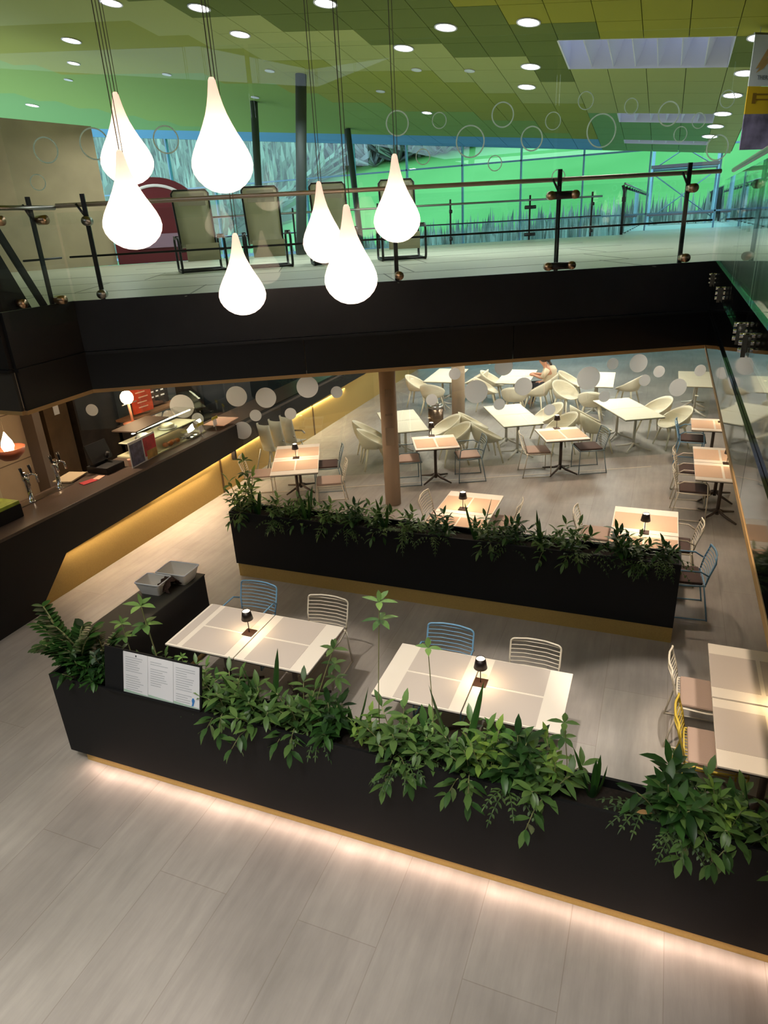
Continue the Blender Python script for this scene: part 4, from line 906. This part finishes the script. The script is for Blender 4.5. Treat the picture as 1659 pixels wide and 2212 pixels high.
# ------------------------------------------------------------------ wire chairs
def wire_chair(name, wm, cush, arms):
    # front towards +Y, seat centre at origin
    o = thing(name, '', 'chair'); r = .0095
    def back_y(z): return -.225-.10*((z-.45)/.36)**1.2 if z > .45 else -.225
    # back loop
    w_, zt = .235, .80; pts = [(-w_+.015, -.235, .47), (-w_, back_y(.6), .60), (-w_, back_y(.74), .735)]
    for q in range(5):
        a = PI-PI/2*q/4; pts.append((-w_+.05+.05*math.cos(a), back_y(.76), .755+.045*math.sin(a)))
    pts += [(-.09, back_y(.8)-.012, .801), (0, back_y(.8)-.016, .802)]
    pts += [(-p[0], p[1], p[2]) for p in reversed(pts[:-1])]
    b = MB(); b.tube(pts, r, 6); bk_ = b.build('backrest', wm, o)
    b = MB()
    for k in range(8):
        z = .50+.038*k; y = back_y(z); b.tube([(-w_+.004, y, z), (-.1, y-.028, z), (.1, y-.028, z), (w_-.004, y, z)], .0045, 5)
    b.build('back_wires', wm, bk_)
    b = MB(); b.tube([(-.22, -.235, .452), (-.23, 0, .445), (-.22, .22, .45), (.22, .22, .45), (.23, 0, .445), (.22, -.235, .452)], r, 6, closed=True)
    for k in range(11): x = -.19+.038*k; b.tube([(x, -.235, .452), (x, 0, .440), (x, .22, .45)], .0035, 4)
    b.build('seat', wm, o)
    if cush:
        b = MB(); b.box((0, .0, .472), (.42, .42, .035)); b.build('cushion', cush, o, bevel=.015)
    for s in (-1, 1):
        b = MB()
        if arms: b.tube([(s*.235, .20, 0), (s*.245, .19, .46), (s*.26, .17, .63), (s*.262, .12, .655), (s*.262, -.16, .655), (s*.25, -.25, .60)], r, 6)
        else: b.tube([(s*.22, .22, 0), (s*.225, .215, .445)], r, 6)
        b.build('leg', wm, o)
        b = MB(); b.tube([(s*.225, -.22, .45), (s*.235, -.30, 0)], r, 6); b.build('leg', wm, o)
        b = MB(); b.tube([(s*.235, .20, .012), (s*.235, -.295, .012)], r*.8, 6); b.build('runner', wm, o)
    return o
CH = {'blue': wire_chair('wire_chair', WBLUE, CUSHB, True), 'white': wire_chair('wire_chair', WWHITE, CUSHP, False), 'yellow': wire_chair('wire_chair', WYEL, CUSHP, False), 'grey': wire_chair('wire_armchair', WGREY, CUSHP, True), 'whitea': wire_chair('wire_armchair', WWHITE, CUSHB, True), 'greyn': wire_chair('wire_chair', WGREY, CUSHB, False)}
cu = set()
def chair(k, x, y, deg, label):
    o = place(k not in cu, CH[k], (x, y, 0), R(deg), label, 'wire chairs'); cu.add(k); return o
# deg: rotation; 0 faces +Y, 180 faces -Y, 90 faces -X, -90 faces +X
chair('blue', -3.98, 5.36, 180, 'light blue wire chair behind the left half of the table beside the side cabinet')
chair('white', -3.06, 5.30, 182, 'off-white wire chair behind the right half of the table beside the side cabinet')
chair('blue', -1.64, 5.14, 180, 'light blue wire chair behind the left half of the centre foreground table')
chair('white', -.80, 5.12, 180, 'off-white wire chair behind the right half of the centre foreground table')
chair('white', .70, 5.52, -90, 'off-white wire chair at the farther lower right table, seen from its side')
chair('yellow', .75, 4.82, -90, 'mustard yellow wire chair at the nearer lower right table')
chair('whitea', .42, 8.62, 88, 'off-white wire armchair right of the table behind the rear planter')
chair('blue', .52, 7.80, 95, 'light blue wire armchair beyond the right end of the rear planter')
chair('white', -.52, 8.70, -90, 'off-white wire chair left of the table behind the rear planter at right')
chair('white', -2.70, 8.72, -90, 'off-white wire chair left of the table behind the middle of the rear planter')
chair('white', -1.90, 8.74, 90, 'off-white wire chair right of the table behind the middle of the rear planter')
chair('greyn', -5.48, 10.45, 115, 'blue grey wire chair far right at the table by the gold bar base')
chair('white', -5.05, 9.68, 115, 'off-white wire chair near right at the table by the gold bar base')
chair('white', -6.44, 9.70, -65, 'off-white wire chair left of the table next to the gold bar base')
chair('grey', -4.10, 11.10, -65, 'blue grey wire armchair left of the square table by the round column')
chair('grey', -3.10, 11.55, 115, 'blue grey wire armchair right of the square table by the round column')
chair('white', -1.92, 12.10, -68, 'off-white wire chair left of the middle table before the glass partition')
chair('greyn', -1.05, 12.50, 115, 'blue grey wire chair right of the middle table before the glass partition')
chair('blue', .76, 13.4, -90, 'light blue wire armchair at the farthest table under the right gallery')
chair('whitea', .72, 11.62, -90, 'off-white wire armchair at the farther table under the right gallery')
chair('whitea', .72, 10.75, -90, 'off-white wire armchair at the nearer table under the right gallery')

# ------------------------------------------------------------------ shell chairs in the rear room
def shell_chair():
    o = thing('tub_chair', '', 'chair'); P = []; n = 28
    def rim(a):   # a=0 at the back (-Y), pi at the front
        c = (1+math.cos(a))/2; return .44+.37*c**1.15+(.0)
    for t in [0, .25, .45, .65, .8, .92, 1]:
        row = []
        for k in range(n):
            a = 2*PI*k/n; zr = rim(a); rad = .27+.04*((1+math.cos(a))/2)
            if t <= .45: rr = rad*.80*(t/.45); z = .43+.012*(t/.45)**2
            else:
                q = (t-.45)/.55; rr = rad*(.80+.26*math.sin(q*PI/2)); z = .442+(zr-.442)*q**1.15
            row.append((rr*math.sin(a), -rr*math.cos(a)*1.02, z))
        P.append(row)
    b = MB(); b.grid(P, wrap=True); b.build('shell', SHELL, o, solid=.014)
    for sx_ in (-1, 1):
        for sy_ in (-1, 1):
            b = MB(); b.tube([(sx_*.15, sy_*.15, .435), (sx_*.25, sy_*.25, 0)], [.026, .013], 8); b.build('leg', SHELL, o)
    return o
SC = shell_chair(); su = [0]
def tub(x, y, deg, label): place(su[0] == 0, SC, (x, y, 0), R(deg), label, 'cream tub chairs in the rear dining room'); su[0] += 1
def pair(c, rz, who): double_table(c[0], c[1], rz, who, pale=True, mats=False)
pair((-4.76, 12.55), R(-60), 'behind the round column'); pair((-2.66, 13.42), R(-62), 'just behind the glass partition at the centre'); pair((-.48, 14.32), R(-62), 'just behind the glass partition at the right')
pair((-5.1, 16.9), R(92), 'far back beside the second column'); pair((-3.27, 17.0), R(92), 'far back at the centre'); pair((-1.32, 16.95), R(92), 'far back at the right')
pair((.9, 17.3), R(90), 'far back against the right wall')
for x, y, d, l in ((-5.38, 12.28, -60, 'left of the long table behind the round column, farther one'), (-5.05, 11.75, -60, 'left of the long table behind the round column, nearer one'), (-3.95, 12.85, 120, 'right of the long table behind the round column, farther one'), (-3.60, 12.35, 120, 'right of the long table behind the round column, nearer one'),
                   (-3.42, 13.30, -60, 'left of the centre rear table, farther one'), (-2.98, 12.62, -60, 'left of the centre rear table, nearer one'), (-2.08, 14.15, 120, 'right of the centre rear table, farther one'), (-1.70, 13.45, 120, 'right of the centre rear table, nearer one'),
                   (-1.28, 14.25, -60, 'left of the right rear table, farther one'), (-1.0, 13.66, -60, 'left of the right rear table, nearer one'), (.05, 15.05, 120, 'right of the right rear table, farther one'), (.42, 14.30, 120, 'right of the right rear table, nearer one'),
                   (-5.75, 16.5, -90, 'left of the table beside the second column'), (-4.45, 17.4, 90, 'right of the table beside the second column'), (-5.15, 15.85, 0, 'in front of the table beside the second column'),
                   (-3.95, 17.3, -85, 'left of the far centre table, farther one'), (-3.92, 16.45, -80, 'left of the far centre table, nearer one'), (-3.10, 15.85, 5, 'in front of the far centre table'), (-2.68, 16.45, 80, 'right of the far centre table, nearer one'), (-2.62, 17.2, 95, 'right of the far centre table, where the person sits'),
                   (-1.95, 16.28, -125, 'turned out towards the front, left of the far right table'), (-1.98, 17.5, -90, 'left of the far right table, farther one'), (-.62, 17.3, 70, 'right of the far right table'), (-1.3, 15.70, 0, 'in front of the far right table')):
    tub(x, y, d, 'cream plastic tub chair '+l)
# rubbish bin, high chairs
bn = thing('waste_bin', 'cylindrical steel waste bin beside the second column', 'bin', (-4.55, 14.2, 0)); MB().cyl((0, 0, 0), (0, 0, .62), .17, 24).build('body', mat('bin_steel', (120, 100, 84), .3, metal=.9), bn); MB().lathe([(.175, .6), (.18, .66), (.13, .66), (.12, .61)], 24).build('rim', STEEL, bn)
for k in range(3):
    o = thing('high_chair', ['grey white plastic high chair nested at the front of the row by the bar', 'grey white plastic high chair nested in the middle of the row by the bar', 'grey white plastic high chair nested at the back of the row by the bar'][k], 'high chair', (-6.9+.08*k, 10.85+.30*k, 0), R(-20), 'nested high chairs')
    b = MB(); P = []
    for i in range(7):
        t = i/6; z = .52+.02*t if i < 3 else .54+.13*(i-2); y = .16-.13*min(i, 2)-.02*max(0, i-2)
        P.append([(.17*math.sin(a_)*(1 if i > 0 else .9), y+.09*(1-math.cos(a_)), z) for a_ in [R(-90+22.5*q) for q in range(9)]])
    b.grid(P); b.build('seat', mat('high_chair_plastic_%d' % k, (205, 200, 186), .4), o, solid=.02)
    b = MB(); b.tube([(-.16, .22, .66), (0, .3, .66), (.16, .22, .66)], .02, 6); b.build('front_bar', STEEL, o)
    for sx_ in (-1, 1):
        for sy_ in (-1, 1): b = MB(); b.tube([(sx_*.14, sy_*.12, .54), (sx_*.23, sy_*.24, 0)], .013, 6); b.build('leg', STEEL, o)

# ------------------------------------------------------------------ seated person at the back
def person(x, y, rz):
    o = thing('person', 'person with dark tied hair and light top, seated far back with head bowed', 'person', (x, y, 0), rz)
    J = {'pel': (0, -.05, .52), 'chest': (0, .02, .82), 'neck': (0, .09, 1.0), 'head': (0, .17, 1.10), 'top': (0, .22, 1.19), 'sl': (-.17, .03, .93), 'el': (-.22, .16, .72), 'wl': (-.10, .36, .77), 'hl': (-.06, .42, .78), 'sr': (.17, .03, .93), 'er': (.22, .16, .72), 'wr': (.10, .36, .77), 'hr': (.06, .42, .78),
         'kl': (-.11, .38, .50), 'al': (-.11, .36, .09), 'tl': (-.11, .50, .04), 'kr': (.11, .38, .50), 'ar': (.11, .36, .09), 'tr': (.11, .50, .04)}
    rad = {'pel': .15, 'chest': .145, 'neck': .055, 'head': .095, 'top': .085, 'sl': .065, 'el': .045, 'wl': .03, 'hl': .035, 'sr': .065, 'er': .045, 'wr': .03, 'hr': .035, 'kl': .07, 'al': .045, 'tl': .04, 'kr': .07, 'ar': .045, 'tr': .04}
    E = [('pel', 'chest'), ('chest', 'neck'), ('neck', 'head'), ('head', 'top'), ('chest', 'sl'), ('sl', 'el'), ('el', 'wl'), ('wl', 'hl'), ('chest', 'sr'), ('sr', 'er'), ('er', 'wr'), ('wr', 'hr'), ('pel', 'kl'), ('kl', 'al'), ('al', 'tl'), ('pel', 'kr'), ('kr', 'ar'), ('ar', 'tr')]
    # separate fingers on each hand
    for s, hnm in ((-1, 'hl'), (1, 'hr')):
        for q in range(5):
            nm = hnm+'f%d' % q; h = J[hnm]; J[nm] = (h[0]+(q-2)*.016, h[1]+.07-(.03 if q in (0, 4) else 0), h[2]-.01); rad[nm] = .009; E.append((hnm, nm))
    keys = list(J); me = bpy.data.meshes.new('body'); me.from_pydata([J[k] for k in keys], [(keys.index(a), keys.index(b)) for a, b in E], [])
    me.materials.append(mat('skin', (206, 150, 122), .6)); b = bpy.data.objects.new('body', me); C.objects.link(b); b.parent = o
    sk = b.modifiers.new('skin', 'SKIN'); ss = b.modifiers.new('sub', 'SUBSURF'); ss.levels = 1; ss.render_levels = 2
    lay = me.skin_vertices[0].data if me.skin_vertices else None
    if lay:
        for i, k in enumerate(keys): lay[i].radius = (rad[k], rad[k]); lay[i].use_root = (k == 'pel')
    hb = MB(); hb.lathe([(.001, -.10), (.06, -.085), (.10, -.03), (.108, .03), (.085, .085), (.001, .11)], 18, (0, .155, 1.155)); hb.lathe([(.001, -.05), (.04, -.03), (.045, .02), (.001, .05)], 12, (0, .03, 1.12)); hb.tube([(0, .03, 1.11), (.02, -.03, 1.02), (.03, -.05, .90)], [.035, .03, .012], 8)
    hb.build('hair', mat('dark_hair', (38, 22, 20), .6), o)
    tp = MB(); tp.lathe([(.165, .50), (.17, .62), (.165, .78), (.175, .90), (.12, .985), (.06, 1.0)], 20, (0, -.01, 0)); tp.tube([(-.15, .03, .93), (-.23, .16, .73)], [.075, .06], 10); tp.tube([(.15, .03, .93), (.23, .16, .73)], [.075, .06], 10); tp.build('top', mat('cream_top', (226, 206, 176), .9), o)
    tb = MB(); 
    for s in (-1, 1): tb.tube([(s*.08, -.03, .53), (s*.115, .39, .51), (s*.115, .37, .10)], [.10, .082, .06], 10)
    tb.build('trousers', mat('dark_trousers', (50, 52, 62), .9), o)
    return o
person(-2.50, 17.2, R(95))

# ------------------------------------------------------------------ recliners on the upper floor
FAB = film('beige_mesh_fabric', (206, 202, 178), .6); TUBE = mat('dark_recliner_tube', (52, 52, 50), .45, metal=.4)
def recliner():
    o = thing('recliner_chair', '', 'recliner')
    b = MB(); b.tube([(-.33, -.02, .42), (-.35, -.34, 1.40), (-.30, -.36, 1.46), (.30, -.36, 1.46), (.35, -.34, 1.40), (.33, -.02, .42)], .018, 8); b.build('back_frame', TUBE, o)
    b = MB(); b.grid([[(x, y, z) for x in (-.33, -.15, 0, .15, .33)] for y, z in ((.42, .50), (.2, .46), (0, .44), (-.10, .62), (-.22, 1.0), (-.345, 1.40), (-.36, 1.45))]); b.build('sling_fabric', FAB, o, solid=.012)
    b = MB(); b.box((0, .56, .36), (.60, .03, .30)); b.build('leg_rest', FAB, o)
    b = MB(); b.slab([(-.26, -.29, 1.40), (.26, -.29, 1.40), (.26, -.24, 1.18), (-.26, -.24, 1.18)], (0, .05, 0)); b.build('head_cushion', mat('beige_head_cushion', (186, 180, 154), .9), o)
    for s in (-1, 1):
        b = MB(); pts = []
        for q in range(5): a = R(-90+90*q/4); pts.append((s*.42, .42+.10*math.cos(a), .12+.10*math.sin(a)))
        for q in range(5): a = R(90*q/4); pts.append((s*.42, .42+.10*math.cos(a), .52+.10*math.sin(a)))
        for q in range(5): a = R(90+90*q/4); pts.append((s*.42, -.28+.10*math.cos(a), .52+.10*math.sin(a)))
        for q in range(5): a = R(180+90*q/4); pts.append((s*.42, -.28+.10*math.cos(a), .12+.10*math.sin(a)))
        b.tube(pts, .024, 8, closed=True); b.build('side_loop', TUBE, o)
        b = MB(); b.box((s*.42, .05, .645), (.06, .5, .03)); b.build('armrest', TUBE, o, bevel=.008)
    b = MB(); b.tube([(-.42, .45, .03), (.42, .45, .03)], .022, 8); b.tube([(-.42, -.3, .03), (.42, -.3, .03)], .022, 8); b.tube([(-.42, .3, .38), (.42, -.2, .40)], .014, 6); b.tube([(.42, .3, .38), (-.42, -.2, .40)], .014, 6); b.build('cross_bar', TUBE, o)
    return o
RC = recliner()
for k, (x, y, d, l) in enumerate(((-8.50, 11.75, 222, 'leftmost, low behind the hanging lamps'), (-7.35, 12.35, 215, 'second from the left, behind the lowest drop lamp'), (-6.15, 12.85, 212, 'third from the left, before the grey column'), (-5.00, 13.55, 208, 'rightmost, behind the right drop lamp'))):
    place(k == 0, RC, (x, y, DZ), R(d), 'beige sling recliner with dark frame, '+l, 'recliners on the upper floor')
# maroon round stand and banner
mr = thing('round_display', 'dark maroon round display with white ring near the concrete wall', 'display', (-13.0, 16.35, DZ), R(35))
b = MB(); vs = [(.0+1.25*math.cos(PI*k/20), 0, 1.0+1.12*math.sin(PI*k/20)) for k in range(21)]+[(-1.25, 0, 0), (1.25, 0, 0)]
b.slab(vs, (0, .5, 0)); b.build('body', MAROON, mr)
b = MB(); n_ = 32; b.grid([[(rd*math.cos(PI*k/n_), -.012, 1.0+rd*.9*math.sin(PI*k/n_)) for k in range(n_+1)] for rd in (.98, 1.06)]); b.build('white_ring', WHITE, mr, solid=.01)
MB().box((.0, -.03, .55), (1.9, .05, .35)).build('lilac_panel', mat('lilac_panel', (150, 120, 140), .5), mr)
bnr = thing('hanging_banner', 'white and yellow hanging banner with a roof logo at the upper right', 'banner', (.98, 15.1, 5.3), R(40))
MB().box((.55, 0, 1.42), (1.1, .015, .0+.75)).build('white_field', WHITE, bnr)
MB().box((.55, 0, .83), (1.1, .015, .42)).build('yellow_field', mat('banner_yellow', (236, 190, 30), .6), bnr)
MB().box((.55, 0, .34), (1.1, .015, .56)).build('photo_field', mat('banner_photo', (150, 136, 170), .6, noise=(3, .6)), bnr)
b = MB(); b.slab([(.10, -.012, 1.30), (.32, -.012, 1.62), (.40, -.012, 1.62), (.24, -.012, 1.34)], (0, -.003, 0)); b.slab([(.12, -.012, 1.24), (.26, -.012, 1.30), (.62, -.012, 1.62), (.44, -.012, 1.66), (.36, -.012, 1.5)], (0, -.003, 0)); b.slab([(.66, -.012, 1.6), (.75, -.012, 1.52), (.9, -.012, 1.3), (.86, -.012, 1.28)], (0, -.003, 0)); b.build('roof_logo', mat('logo_tan', (214, 170, 110), .6), bnr)
tx = bpy.data.curves.new('wordmark', 'FONT'); tx.body = 'THERMAL S'; tx.size = .095; tx.extrude = .002; to = bpy.data.objects.new('tmp_text', tx); C.objects.link(to)
bpy.context.view_layer.update(); wme = bpy.data.meshes.new_from_object(to.evaluated_get(bpy.context.evaluated_depsgraph_get())); bpy.data.objects.remove(to)
to = bpy.data.objects.new('banner_wordmark', wme); C.objects.link(to); to.parent = bnr; to.location = (.16, -.014, 1.14); to.rotation_euler = (R(90), 0, 0); wme.materials.clear(); wme.materials.append(mat('wordmark_grey', (130, 130, 140), .6))
b = MB()
for z in (.92, .84): b.box((.55, -.012, z), (.7, .004, .022))
b.box((.16, -.012, .86), (.08, .004, .16)); b.build('small_print', mat('print_brown', (150, 110, 20), .6), bnr)
MB().box((.55, 0, 1.81), (1.14, .03, .03)).build('top_rod', STEEL, bnr)
MB().tube([(.1, 0, 1.8), (.1, 0, 2.2)], .006, 5).build('hanger', STEEL, bnr)

bpy.context.view_layer.update()
